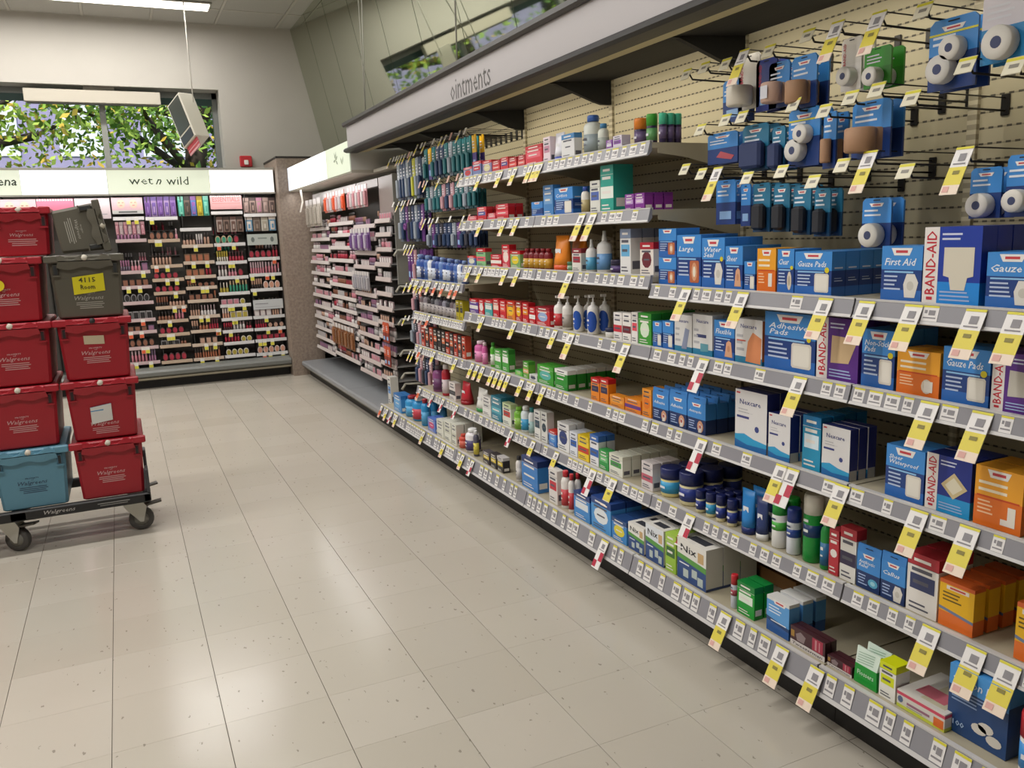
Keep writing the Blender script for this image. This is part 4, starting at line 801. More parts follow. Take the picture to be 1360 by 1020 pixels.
def P_P(w, d, h):
    b = MB(); box_body(b, w, d, h, ((0, .2, 'c8d048'), (.2, .74, 'd9d4cc'), (.74, .92, 'd04a64'), (.92, 1, 'd9d4cc'))); x = -.0004; b.q(x, w * .28, w * .48, h * .1, h * .6, M('e07030')); b.pl(x, [(-w * .42 + .06 * w * math.cos(a), h * .5 + .1 * h * math.sin(a) * 2) for a in [i * PI / 4 for i in range(8)]], M('5a6a8c')); b.q(x, -w * .28, w * .2, h * .36, h * .5, M('9a6a80')); b.q(x, -w * .28, w * .05, h * .24, h * .3, M('a0a0a0'))
    b.box(d * .1, d * .9, -w * .4, w * .1, h, h + .0006, M('c9c2a8', .4)); b.box(d * .2, d * .5, -w * .3, w * .3, h + .0006, h + .001, M('c46a78', .4)); return b, {}
def P_CB(w, d, h):
    b = MB(); box_body(b, w, d, h, ((0, .74, '1f4478'), (.74, 1, '4a98dc'))); x = -.0004; b.pl(x, [(-w / 2, h * .70), (w / 2, h * .68), (w / 2, h * .78), (-w / 2, h * .76)], M('4a98dc')); b.text(x - .0004, 'Cotton Balls', 0, h * .83, h * .12, M('e8eef4'), w=w * .86, shear=.2)
    lines(b, x - .0004, -w * .44, w * .3, h * .48, h * .68, 4, M('8fa6cc'), 2); b.text(x - .0004, '100', -w * .3, h * .16, h * .08, M('a9c4e4'), w=w * .2)
    for u, z in ((.16, .3), (.3, .17), (.05, .24)): b.pl(x - .0006, [(w * u + w * .13 * math.cos(a), h * z + h * .075 * math.sin(a)) for a in [i * PI / 6 for i in range(12)]], M('d8d2c8'))
    b.box(d * .2, d * .8, -w * .3, w * .3, h, h + .0006, M('d8c8c8', .4)); return b, {}
def oval_patch(b, cx, r, zc, hz, m):
    n = 10
    for i in range(n):
        t0, t1 = -1 + 2 * i / n, -1 + 2 * (i + 1) / n; a0, a1 = math.radians(218 + 58 * t0), math.radians(218 + 58 * t1); s0, s1 = hz * math.sqrt(max(1 - t0 * t0, 0)), hz * math.sqrt(max(1 - t1 * t1, 0))
        b.add([(cx + r * math.cos(a0), r * math.sin(a0), zc - s0), (cx + r * math.cos(a1), r * math.sin(a1), zc - s1), (cx + r * math.cos(a1), r * math.sin(a1), zc + s1), (cx + r * math.cos(a0), r * math.sin(a0), zc + s0)], [(0, 1, 2, 3)], m)
def P_bt(w, d, h, c, lab, cap, top):
    b = MB(); r = w / 2 * (.94 if top == 'cap' else .88); sy = 1; hb_ = h * (.74 if top != 'cap' else .84); cy = 0; cx = r
    b.lathe([(r * .9, 0), (r, h * .02), (r, hb_ * .84), (r * .84, hb_ * .94), (r * .42, hb_), (r * .40, hb_ + h * .02)], M(c, .3), cx)
    b.lathe([(r * 1.012, hb_ * .10), (r * 1.012, hb_ * .62)], M(lab, .4), cx) if top == 'cap' or lab != '2456b4' and lab != '2450ac' else oval_patch(b, cx, r * 1.02, hb_ * .44, hb_ * .36, M(lab, .4))
    b.q(cx - r * 1.02 - .0004, -r * .3, r * .3, hb_ * .45, hb_ * .52, M('e8e4e0' if sum(hexc(lab)[:3]) < 1 else '50505c'))
    b.q(cx - r * 1.02 - .0004, -r * .3, r * .22, hb_ * .3, hb_ * .34, M('e8e4e0' if sum(hexc(lab)[:3]) < 1 else '70707c'))
    k = MB(); rc = r * (.62 if top == 'cap' else .36); z0 = hb_ + h * .005
    if top == 'cap': k.lathe([(rc, z0), (rc, h * .97), (rc * .85, h)], M(cap, .35), cx)
    elif top == 'pump':
        k.lathe([(rc, z0), (rc, z0 + h * .06), (rc * .4, z0 + h * .07), (rc * .4, h * .93)], M(cap, .35), cx); k.box(cx - r * .75, cx + r * .25, -r * .14, r * .14, h * .93, h, M(cap, .35))
    else: k.lathe([(rc, z0), (rc, z0 + h * .05), (rc * .7, z0 + h * .12), (rc * .6, h)], M(cap, .35), cx)
    return b, {{'cap': 'cap', 'pump': 'pump', 'spray': 'spray_nozzle'}[top]: k}
def P_cn(w, d, h, c, lab, cap):
    b = MB(); r = w / 2 * .95; b.lathe([(r * .94, 0), (r, h * .015), (r, h * .70), (r * .9, h * .735)], M(c, .28), r); b.lathe([(r * 1.01, h * .38), (r * 1.01, h * .56)], M(lab, .35), r)
    b.q(-r * .02 - .0004, -r * .35, r * .3, h * .60, h * .64, M('3a4a6a' if sum(hexc(c)[:3]) > 1 else 'e0e6e0')); b.q(-r * .02 - .0006, -r * .3, r * .3, h * .45, h * .49, M('e8ece8'))
    k = MB().lathe([(r * .98, h * .705), (r * .98, h * .95), (r * .86, h)], M(cap, .35), r); return b, {'cap': k}
def P_jr(w, d, h, c, lid, lab=None):
    b = MB(); r = w / 2 * .97; b.lathe([(r * .85, 0), (r * .95, h * .05), (r * .97, h * .6), (r * .9, h * .66)], M(c, .3), r, n=18)
    if lab: b.lathe([(r * .975, h * .14), (r * .985, h * .54)], M(lab, .35), r, n=18); b.q(-.0008 + r * .01, -r * .35, r * .35, h * .3, h * .38, M('e4e4ea'))
    k = MB().lathe([(r, h * .62), (r, h * .95), (r * .94, h)], M(lid, .32), r, n=18); return b, {'lid': k}
def P_tb(w, d, h, c, cap):
    b = MB(); n = 12; hw = w / 2; dd = w * .32; zc = h * .16; rs = []
    for k in range(5):
        t = k / 4; z = zc + (h - zc) * t; dx = dd * (1 - t) ** .8 + .001; rs.append([(dd + dx * math.cos(2 * PI * i / n), hw * (.8 + .2 * t) * math.sin(2 * PI * i / n), z) for i in range(n)])
    b.rings(rs, M(c, .3), True); b.pl(dd * .35, [(-hw * .4, h * .5), (hw * .4, h * .5), (hw * .4, h * .62), (-hw * .4, h * .62)], M('e8e8ea'))
    k = MB().lathe([(dd * 1.02, 0), (dd * 1.02, zc)], M(cap, .35), dd, 0, hw * .8 / dd / 1.02); return b, {'cap': k}
def P_bg(w, d, h, c1, c2):
    b = MB(); z0 = h * .55
    b.hexa([(0, -w / 2, 0), (d, -w / 2, 0), (d, w / 2, 0), (0, w / 2, 0)], [(0, -w * .46, z0), (d * .8, -w * .46, z0), (d * .8, w * .46, z0), (0, w * .46, z0)], M(c2, .3))
    b.text(-.0006, 'Flossers', 0, z0 * .6, z0 * .25, M('c8e8cc'), w=w * .7)
    k = MB().hexa([(0.001, -w * .46, z0), (d * .7, -w * .46, z0), (d * .7, w * .46, z0), (0.001, w * .46, z0)], [(d * .3, -w / 2, h * .98), (d * .42, -w / 2, h * .98), (d * .42, w / 2, h), (d * .3, w / 2, h)], M(c1, .2))
    for i in range(5): k.pl(-.0002 + d * .3 * (i + 1) / 7, [(-w * .4, z0 + (h - z0) * (i + .6) / 7), (w * .3, z0 + (h - z0) * (i + 1.6) / 7), (w * .3, z0 + (h - z0) * (i + 1.9) / 7), (-w * .4, z0 + (h - z0) * (i + .9) / 7)], M('8fb098'))
    return b, {'clear_pouch': k}
KIND = {'W': ('gauze_box', 'box', P_W), 'O': ('bandage_box', 'box', P_O), 'B': ('bandage_box', 'box', P_B), 'N': ('tape_box', 'box', P_N), 'C': ('carton', 'box', P_C), 'H': ('hang_tab_carton', 'box', P_H), 'Y': ('bandage_carton', 'box', P_Y),
        'NX': ('treatment_carton', 'box', P_NX), 'H2': ('light_blue_carton', 'box', P_H2), 'M': ('tweezer_pack', 'package', P_M), 'P': ('flat_carton', 'box', P_P), 'CB': ('cotton_box', 'box', P_CB), 'bt': ('bottle', 'bottle', P_bt), 'cn': ('spray_can', 'can', P_cn),
        'jr': ('jar', 'jar', P_jr), 'tb': ('squeeze_tube', 'tube', P_tb), 'bg': ('pouch_bag', 'bag', P_bg)}
cnt = {}; DD = {'W': .05, 'O': .05, 'B': .055, 'N': .045, 'C': .038, 'H': .05, 'Y': .024, 'NX': .06, 'H2': .03}
GAP = {'Y': .014, 'H2': .012, 'C': .006, 'W': .002, 'H': .004, 'N': .004}
GRP = {'box': 'boxed first aid goods on the shelves', 'bottle': 'bottles on the shelves', 'can': 'spray cans on the shelves', 'jar': 'jars on the shelves', 'tube': 'tubes on the shelves', 'package': 'tweezer packs on the bottom deck', 'bag': 'pouches on the bottom deck'}
for sh, y0, y1, h, k, ar, de, n, dep, rf_ in PRODUCTS:
    w = abs(y0 - y1); w = max(w - .0015, .012); yc = (y0 + y1) / 2; nm, cat, fn = KIND[k]
    w *= rf_; d = dep or DD.get(k, w)
    if k in ('bt', 'cn', 'jr'): d = w * .94
    if k == 'tb': d = w * .66
    mb, parts = fn(w, d, h, *ar)
    xf = 2.432 if sh == 'BASE' else 2.515
    if k == 'jr' and sh == 'T1': xf += .03
    if k == 'CB': xf += .025; yc += .02
    c = cnt.get(sh, 0); cnt[sh] = c + 1; z = SZ[sh]
    o = mb.build(nm, None, (xf, yc, z)); 
    for pn, pm in parts.items(): pm.build(pn, o)
    tag(o, '%s, %s from left, %s' % (de, ordn(c), SHN[sh]), cat, GRP[cat])
    for j in range(1, n):
        c2 = copy_tree(o); c2.location = (xf + j * (d + GAP.get(k, .003)), yc + RR.uniform(-.001, .001), z)
        c2['label'] = '%s, %s behind %s from left, %s' % (de, ('next', 'second', 'third', 'fourth', 'fifth')[j - 1], ordn(c), SHN[sh])
    if sh == 'R3' and c == 0:
        c2 = copy_tree(o); c2.location = (xf, yc, z + h + .001); c2['label'] = 'small blue knee bandage box stacked on another, left end of shelf below hooks'

# a brown cardboard tray left at the back of the bottom deck
ct = empty('cardboard_tray', (2.76, .24, SZ['BASE'])); tag(ct, 'low brown cardboard tray lying behind the green carton on bottom deck', 'tray')
KB = M('8a6236', .7)
MB().box(-.09, .09, -.10, .10, 0, .004, KB).build('tray_floor', ct)
for x0, x1, y0, y1 in ((-.09, -.086, -.10, .10), (.086, .09, -.10, .10), (-.086, .086, -.10, -.096), (-.086, .086, .096, .10)): MB().box(x0, x1, y0, y1, .004, .045, KB).build('tray_wall', ct)
# ------------------------------------------------------------------ peg hooks with tags, and packs hanging on them
BK = M('24211f', .35, .3)
def hook_mesh():
    b = MB(); L = .325
    b.rod((0, 0, 0), (-L, 0, .004), .0028, BK); b.rod((-L, 0, .004), (-L - .012, 0, .02), .0028, BK); b.rod((0, 0, .032), (-L - .004, 0, .036), .0018, BK)
    return b
hm = hook_mesh().mesh('rod'); pm_ = MB().cbox(-.006, 0, -.012, .012, -.012, .042, BK, .002).mesh('mounting_plate')
def tag_small():
    b = MB(); b.add([(0, -.022, .002), (-.02, -.022, -.034), (-.02, .022, -.034), (0, .022, .002)], [(0, 1, 2, 3)], M('e2dcc4', .5)); b.add([(.0012, -.022, .001), (-.0188, -.022, -.035), (-.0188, .022, -.035), (.0012, .022, .001)], [(3, 2, 1, 0)], M('d8d2bc', .5))
    b.add([(-.001, -.022, .001), (-.0045, -.022, -.006), (-.0045, .022, -.006), (-.001, .022, .001)], [(0, 1, 2, 3)], YL); b.add([(-.009, -.012, -.013), (-.0135, -.012, -.021), (-.0135, .01, -.021), (-.009, .01, -.013)], [(0, 1, 2, 3)], M('8f8a80'))
    return b.mesh('price_tag')
SMT = tag_small(); TLT = tag_mesh('y', .044, .115)
hooks = []
def add_hook(y, z, tall, lab, grp):
    o = empty('peg_hook', (XB - .0005, y, z - .036)); tag(o, lab, 'hook', grp); obj('rod', hm, o); obj('mounting_plate', pm_, o)
    if tall is not None: obj('price_tag', TLT if tall else SMT, o, (-.342, 0, .036))
    return o
hs_ = sorted(HOOKS, key=lambda q: (-round(q[1] * 5.5), -q[0])); rowc = {}
for y, z, t in hs_:
    if y < -1.1: continue
    r = 0 if z > 1.82 else (1 if z > 1.66 else 2); c = rowc.get(r, 0); rowc[r] = c + 1
    add_hook(y, z, t, 'black peg hook with %s, %s from left, %s row over near shelf' % ('long yellow tag' if t else 'small cream tag', ordn(c), ('top', 'middle', 'lower')[r]), 'peg hooks above the near shelf')
def roll(b, x, u, z, r, t, c='dcd8d0', hole=True, ax='x'):
    if ax == 'x':
        b.lathe([(r * .97, 0), (r, -t * .1), (r, -t * .9), (r * .96, -t), (r * .42, -t)], M(c, .6), x, -u, 1, 20, True, 'x', z)
        b.lathe([(r * .36, -t - .0006), (r * .36, -t - .0002)], M('3c4468', .6), x, -u, 1, 14, True, 'x', z)
    else: b.lathe([(r * .9, 0), (r, t * .06), (r, t * .94), (r * .9, t)], M(c, .65), x - r * .9, -u, 1, 18, True, 'z', z)
def pack(w, h, c, r):
    b = MB(); x = -.0008; cols = {'W': ('3f8ad2', '1d3a78'), 'teal': ('2a789c', '1c4464'), 'green': ('3f9a34', '3a8a2e'), 'navy': ('27367c', '27367c'), 'BAg': ('d8d4cc', 'dedad4'), 'wb': ('d9d4dc', '2a86c0'), 'roll': ('dcd8d0', 'dcd8d0'), 'purple': ('6a3a80', '582c70'), 'orange': ('c85838', '8a3428'), 'blk': ('3a3c48', '26262e'), 'pink': ('c89aa4', 'b07c88'), 'darkteal': ('2a7078', '1c545e'), 'dblue': ('2f4468', '222c44'), 'silver': ('9aa4b0', '6a7888'), 'ygreen': ('c0c030', '5a6a34'), 'ypurple': ('e0b020', '4a3480')}[c]
    b.box(0, .006, -w / 2, w / 2, 0, h * .5, M(cols[1], .35)); b.box(0, .006, -w / 2, w / 2, h * .5, h * .93, M(cols[0], .35))
    b.prism([(-w / 2, h * .93), (w / 2, h * .93), (w * .4, h), (-w * .4, h)], 0, .006, M(cols[0], .35), 'x'); b.q(x, -w * .12, w * .12, h * .945, h * .965, M('1c1c20'))
    if c in ('W', 'teal'): logo(b, x, 0, h * .86, w * .5, h * .07); lines(b, x, -w * .42, w * .3, h * .62, h * .8, 2, M('dfe8f2'), 3)
    elif c in ('roll', 'BAg', 'navy'): b.text(x, 'BAND-AID', -w * .34 if c != 'navy' else -w * .3, h * .70, w * .14, M('c0283a'), w=h * .42, rot=90)
    else: lines(b, x, -w * .4, w * .3, h * .6, h * .85, 3, M('dcdce4'), 3)
    k = MB(); pn = 'tape_roll'
    if r == 'spool': roll(k, -.001, 0, h * .26, min(w * .36, h * .24), .03)
    elif r == 'spool2': b.q(x, -w * .5, w * .5, h * .78, h * .81, M('d8d438')); roll(k, -.001, w * .1, h * .55, w * .22, .03); roll(k, -.001, -w * .12, h * .28, w * .26, .03, 'd2cfc9')
    elif r == 'brown': roll(k, -.001, 0, h * .1, w * .32, h * .42, 'a88264', ax='z')
    elif r == 'roll3': roll(k, -.001, 0, h * .1, w * .36, h * .44, 'c8a694', ax='z'); k.q(-.001 - w * .70, -w * .14, w * .2, h * .18, h * .46, M('d0d0d8'))
    elif r == 'BA': roll(k, -.001, 0, h * .05, w * .42, h * .36, 'd9d2c4', ax='z')
    elif r == 'navyroll': k.cbox(-.03, -.001, -w * .42, w * .42, h * .04, h * .62, M('26345e', .6), .008); pn = 'wrapped_bandage'
    elif r == 'black': k.cbox(-.028, -.001, -w * .36, w * .3, h * .04, h * .58, M('1c1e26', .6), .008); pn = 'wrapped_bandage'
    elif r == 'redpic': b.pl(x - .0004, [(-w * .2, h * .22), (w * .3, h * .1), (w * .4, h * .22), (-w * .05, h * .4)], M('b8505a')); k = None
    elif r == 'ring': k.lathe([(w * .44, 0), (w * .44, -.02), (w * .26, -.02), (w * .26, 0)], M('7a3a88', .4), -.001, 0, 1, 18, True, 'x', h * .42); pn = 'moulded_ring'
    elif r == 'stick': k.cbox(-.02, -.001, -w * .3, w * .3, h * .06, h * .55, M(cols[0], .35), .006); pn = 'blister'
    else: k = None; b.q(x - .0003, -w * .3, w * .3, h * .12, h * .3, M('8fb4dc'))
    return b, k, pn
desc = {('W', 'none'): 'blue carded first aid pack', ('W', 'roll3'): 'blue card with pinkish bandage roll', ('W', 'brown'): 'blue card with tan bandage roll', ('W', 'spool2'): 'blue yellow-striped card with two tape rolls', ('W', 'redpic'): 'blue card with red picture', ('W', 'spool'): 'blue card with one white tape roll',
        ('teal', 'navyroll'): 'teal card with navy wrap', ('teal', 'black'): 'teal card with black wrap', ('green', 'spool'): 'green card with white tape roll', ('BAg', 'spool'): 'white card with red vertical print', ('wb', 'spool'): 'big white and blue card', ('navy', 'none'): 'navy pack', ('roll', 'BA'): 'wide white gauze roll pack',
        ('purple', 'ring'): 'purple ring shaped pack', ('purple', 'none'): 'plain purple pack', ('orange', 'none'): 'orange and red pack', ('blk', 'stick'): 'black carded pack', ('W', 'stick'): 'blue carded brush pack', ('pink', 'stick'): 'pink carded pack', ('teal', 'stick'): 'teal carded brush pack', ('darkteal', 'stick'): 'dark teal pack', ('dblue', 'stick'): 'dark blue pack', ('silver', 'stick'): 'silvery pack', ('ygreen', 'stick'): 'yellow green pack', ('ypurple', 'none'): 'yellow and purple pack'}
def hang(y0, y1, zt, zb, c, r, lab, grp, n=2, x=2.60):
    w = max(abs(y0 - y1) - .009, .03); h = zt - zb; b, k, pn = pack(w, h, c, r); o = b.build('hanging_pack', None, (x, (y0 + y1) / 2, zb)); tag(o, lab, 'package', grp)
    if k: k.build(pn, o)
    for j in range(1, n):
        q = copy_tree(o); q.location = (x + .045 * j, (y0 + y1) / 2, zb); q['label'] = lab.replace(', ', ', one hung behind, ', 1) if len(lab.split()) < 14 else lab.split(',')[0] + ' hung behind,' + ','.join(lab.split(',')[1:])
rc = {}
for y0, y1, zt, zb, c, r in PACKS:
    rw = 'top' if zt > 1.8 else ('middle' if zt > 1.62 else 'lower'); q = rc.get(rw, 0); rc[rw] = q + 1
    hang(y0, y1, zt, zb, c, r, '%s, %s from left, %s hook row' % (desc[(c, r)], ordn(q), rw), 'packs on the near hooks', 2 if c != 'roll' else 1)
# far hooks: two bays of carded goods
FR_ = random.Random(12); GX = 'packs on the far hooks'
FT = [tag_mesh('y', .024, .075), tag_mesh('y', .024, .075), MB().prism([(0, .004), (-.016, -.03), (-.0145, -.031), (.0015, .004)], -.013, .013, M('d8d6d0', .5)).mesh('price_tag'), MB().prism([(0, .004), (-.016, -.036), (-.0145, -.037), (.0015, .004)], -.013, .013, M('cfa79a', .5)).mesh('price_tag')]
def far_row(z, ys, kinds, hh, name, tg=.6):
    for i, y in enumerate(ys):
        c, r = kinds[i % len(kinds)]
        hk_ = add_hook(y, z + .03, None, 'black peg hook, %s from right, %s' % (ordn(i), name), 'peg hooks in the far bays')
        if FR_.random() < .85: obj('price_tag', FR_.choice(FT), hk_, (-.342, 0, .036))
        if c: hang(y + .031, y - .031, z, z - hh, c, r, '%s, %s from right, %s' % (desc[(c, r)], ordn(i), name), GX, 2)
ysF = [2.53 + .072 * i for i in range(12)]; ysG = [3.44 + .066 * i for i in range(8)]
def frow(z, ys, kinds, hh, name): far_row(z, ys, kinds, hh, name)
dt, db, sv, pk_, pu, yl_ = ('darkteal', 'stick'), ('dblue', 'stick'), ('silver', 'stick'), ('pink', 'stick'), ('purple', 'none'), ('ygreen', 'stick')
frow(1.93, ysF, [('ypurple', 'none'), dt, dt, dt, dt, sv, dt, db, db, dt], .19, 'top row, bay of hooks')
frow(1.70, ysF, [dt, dt, sv, dt, dt, pk_, db, pk_], .16, 'second row, bay of hooks')
frow(1.47, ysF, [db, db, ('blk', 'stick'), db, pu, sv], .15, 'third row, bay of hooks')
frow(1.90, ysG, [db, sv, yl_, db, sv, db], .26, 'top row, narrow last bay')
frow(1.60, ysG, [('purple', 'ring'), db, sv, db, ('blk', 'stick')], .24, 'second row, narrow last bay')
frow(1.31, ysG[:6], [pu, pu, ('blk', 'stick'), pk_], .22, 'third row, narrow last bay')
frow(1.05, ysG[:5], [('blk', 'stick'), pk_, ('orange', 'none')], .17, 'fourth row, narrow last bay')
frow(.82, ysG[:6], [pk_, ('blk', 'stick'), sv], .17, 'fifth row, narrow last bay')
frow(.58, ysG[:5], [pk_, db, ('blk', 'stick')], .2, 'sixth row, narrow last bay')
BACK_COLUMNS = [
 ('A',0.764,1.049,[1.661, 1.451, 1.148, 1.003, 0.849, 0.68, 0.561, 0.405, 0.255]),
 ('B',1.049,1.351,[1.654, 1.44, 1.192, 1.059, 0.929, 0.787, 0.649, 0.514, 0.4, 0.241]),
 ('C',1.351,1.655,[1.54, 1.378, 1.214, 1.072, 0.963, 0.831, 0.672, 0.526, 0.388, 0.241]),
 ('D',1.655,1.969,[1.695, 1.381, 1.2, 1.048, 0.887, 0.764, 0.625, 0.501, 0.376, 0.242]),
 ('E',1.969,2.300,[1.665, 1.223, 1.061, 0.906, 0.624, 0.498, 0.379, 0.235]),
]
# ------------------------------------------------------------------ cosmetics displays
CR = random.Random(21)
HW = M('c9c8c2', .45)
def small_mesh(kind, c1, c2):
    b = MB()
    if kind == 'lipstick': b.lathe([(.0075, 0), (.0075, .034)], M(c2, .3), .0085, n=8); b.lathe([(.0085, .034), (.0085, .068), (.0075, .07)], M(c1, .3), .0085, n=8)
    elif kind == 'nail_polish': b.lathe([(.012, 0), (.0125, .005), (.0125, .03), (.006, .037)], M(c1, .2), .0125, n=10); b.lathe([(.0065, .036), (.006, .068)], M(c2, .35), .0125, n=8)
    elif kind == 'compact': b.lathe([(.024, 0), (.026, -.003), (.026, -.011), (.023, -.013)], M(c2, .3), .015, 0, 1, 14, True, 'x', .027); b.lathe([(.019, -.0135), (.019, -.0130)], M(c1, .5), .015, 0, 1, 14, True, 'x', .027)
    elif kind == 'palette': b.cbox(0, .012, -.027, .027, 0, .052, M(c2, .3), .002); b.q(-.0005, -.02, .02, .008, .044, M(c1, .5))
    elif kind == 'foundation': b.lathe([(.0125, 0), (.0125, .045), (.008, .052)], M(c1, .3), .0125, n=8, sy=.9); b.lathe([(.009, .051), (.009, .078)], M(c2, .3), .0125, n=8)
    elif kind == 'gloss_tube': b.cbox(0, .014, -.008, .008, 0, .042, M(c1, .25), .002); b.cbox(.001, .013, -.007, .007, .042, .08, M(c2, .3), .002)
    elif kind == 'carded_item': b.box(0, .004, -.022, .022, 0, .105, M(c1, .35)); b.q(-.0004, -.022, .022, .082, .105, M(c2)); b.cbox(-.008, 0, -.009, .009, .012, .07, M(c2, .3), .002)
    return b
WD = {'lipstick': .0225, 'nail_polish': .03, 'compact': .058, 'palette': .060, 'foundation': .031, 'gloss_tube': .024, 'carded_item': .05}
NM = {'lipstick': 'lipstick', 'nail_polish': 'nail polish bottle', 'compact': 'round compact', 'palette': 'square palette', 'foundation': 'foundation bottle', 'gloss_tube': 'gloss tube', 'carded_item': 'carded cosmetic'}
CN = {'lipstick': 'lipstick', 'nail_polish': 'nail polish', 'compact': 'compact', 'palette': 'palette', 'foundation': 'bottle', 'gloss_tube': 'lip gloss', 'carded_item': 'card'}
PAL = {'pink': ('c8808e', 'b8a0a6'), 'red': ('a82c40', '5a3438'), 'brown': ('8c5c48', '2e2826'), 'nude': ('c09a86', '3a302e'), 'black': ('242224', '8c8a8c'), 'mauve': ('9a6a88', '6c5a70'), 'white': ('d8d2d0', 'a08c90'), 'green': ('3f9478', 'b8a080'), 'purple': ('8058a0', 'c8a8cc'), 'olive': ('b0a040', 'd8d0c0'), 'peach': ('cf9880', 'd8c8c0'), 'copper': ('a8684c', '78604c'), 'teal': ('58b0a0', '4878a0'), 'grey': ('b8b4b4', 'a8a4a6')}
SMALL = {}
def cosmetic(kind, cname, loc, rz, label, grp, sc=1.0):
    k = (kind, cname)
    if k not in SMALL: SMALL[k] = small_mesh(kind, *PAL[cname]).mesh(kind)
    o = obj(kind, SMALL[k], None, loc, rz); o.scale = (1, 1, sc); tag(o, label, CN[kind], grp); return o
PT = {c: MB().box(-.0015, -.0005, -.019, .019, -.05, .014, M('e2dfd8', .5)).box(-.0020, -.0015, -.018, .018, -.049, -.016, M(c, .5)).mesh('price_tag') for c in ('d8d048', 'dd5f38')}
def fill(x0, x1, place, kinds, cols, label, grp, dens=.86, sc=1.0):
    """place(u) -> world location; u runs left to right"""
    u = x0 + .012; i = 0; kind = CR.choice(kinds); cn = CR.choice(cols); run = CR.randint(3, 7)
    while True:
        w = WD[kind]
        if u + w > x1 - .006: break
        if CR.random() < dens:
            cosmetic(kind, cn, place(u + w / 2), place.rz, '%s %s, %s from left, %s' % (cn, NM[kind], ordn(i), label), grp, sc); i += 1
        u += w; run -= 1
        if run <= 0: kind = CR.choice(kinds); cn = CR.choice(cols); run = CR.randint(3, 7); u += .004
# --- back display, faces the camera (-Y)
bd = empty('cosmetics_display', (.8, 7.1, 0)); tag(bd, 'wide cosmetics display with black panels and white trays by back wall', 'display')
BKP = M('55524d', .55)
child(MB().box(-1.0, 2.30, 7.36, 7.40, .08, 1.875, BKP), 'back_panel', bd)
for i in range(12):
    x = 2.300 - i * .3045
    if x > -1.0: child(MB().box(x - .004, x + .004, 7.13, 7.36, .2, 1.875, M('2c2a28', .5)), 'divider', bd)
child(MB().box(-1.0, 2.30, 7.09, 7.38, 0, .085, M('131211', .5)), 'kick_plate', bd)
child(MB().prism([(6.97, .125), (6.96, .135), (6.96, .165), (6.98, .185), (7.1, .20), (7.36, .20), (7.36, .125)], -1.0, 2.30, M('6d6f6b', .4), 'x'), 'base_deck', bd)
child(MB().prism([(6.985, .092), (6.975, .1), (6.975, .112), (6.99, .12), (7.1, .12), (7.1, .092)], -1.0, 2.30, M('8f8875', .45), 'x'), 'lower_lip', bd)
CNAME = {'E': 'first column from pillar', 'D': 'second column from pillar', 'C': 'third column from pillar', 'B': 'fourth column from pillar', 'A': 'fifth column from pillar'}
TRC = {'A': 'b8a0a0', 'B': 'b09a84', 'C': 'bdaa98', 'D': 'cbc9c8', 'E': 'c9cac9'}
for cn, xa, xb, led in BACK_COLUMNS:
    for r, z in enumerate(led):
        t = MB(); y0 = 7.115; m = M(TRC[cn] if z < 1.5 else 'cfcdcc', .4)
        t.box(xa + .006, xb - .006, y0, 7.22, z - .006, z, M('8d8a88', .4)); t.prism([(y0 - .003, z + .012), (y0 - .001, z + .012), (y0 + .004, z - .020), (y0 - .006, z - .022), (y0 - .009, z - .018)], xa + .006, xb - .006, m, 'x')
        child(t, 'tray', bd)
        zn = led[r - 1] - .03 if r else 1.84
        hgap = zn - z
        if CR.random() < .8:
            for q in range(CR.randint(1, 2 if cn in 'ABC' else 3)):
                o = obj('price_tag', PT['d8d048' if CR.random() < .75 else 'dd5f38'], bd, (CR.uniform(xa + .03, xb - .03) - .8, y0 - .012 - 7.1, z - .01), PI / 2)
        if r == 0: continue
        if hgap < .05: continue
        pr_ = lambda u, z=z: (u, 7.125, z + .0005)
        pr_.rz = PI / 2
        fl_ = ['lipstick', 'compact', 'palette', 'gloss_tube', 'nail_polish', 'foundation']
        if hgap < .085: fl_ = ['lipstick', 'compact', 'palette', 'nail_polish']
        if hgap < .075: fl_ = ['compact', 'palette']
        cs = {'A': ['pink', 'mauve', 'brown', 'black', 'nude'], 'B': ['black', 'brown', 'nude', 'red', 'pink'], 'C': ['brown', 'nude', 'copper', 'red', 'white'], 'D': ['pink', 'red', 'green', 'white', 'peach', 'olive'], 'E': ['green', 'nude', 'pink', 'red', 'peach', 'white']}[cn]
        fill(xa + .006, xb - .006, pr_, fl_, cs, '%s tray down, %s' % (ordn(r), CNAME[cn]), 'small cosmetics on the back display', .97, max(1.0, min(1.6, hgap / (.078 if 'lipstick' in fl_ else .058))))
        if hgap > .15:   # a second rank hanging on the panel above
            pr2 = lambda u, z=z: (u, 7.30, z + .10); pr2.rz = PI / 2
            b = MB().box(xa + .01, xb - .01, 7.30, 7.36, z + .094, z + .1, M('8d8a88', .4)); child(b, 'inner_step', bd)
            fill(xa + .01, xb - .01, pr2, ['foundation', 'gloss_tube'], cs, 'step above %s tray, %s' % (ordn(r), CNAME[cn].replace(' from pillar', '')), 'small cosmetics on the back display', .7)
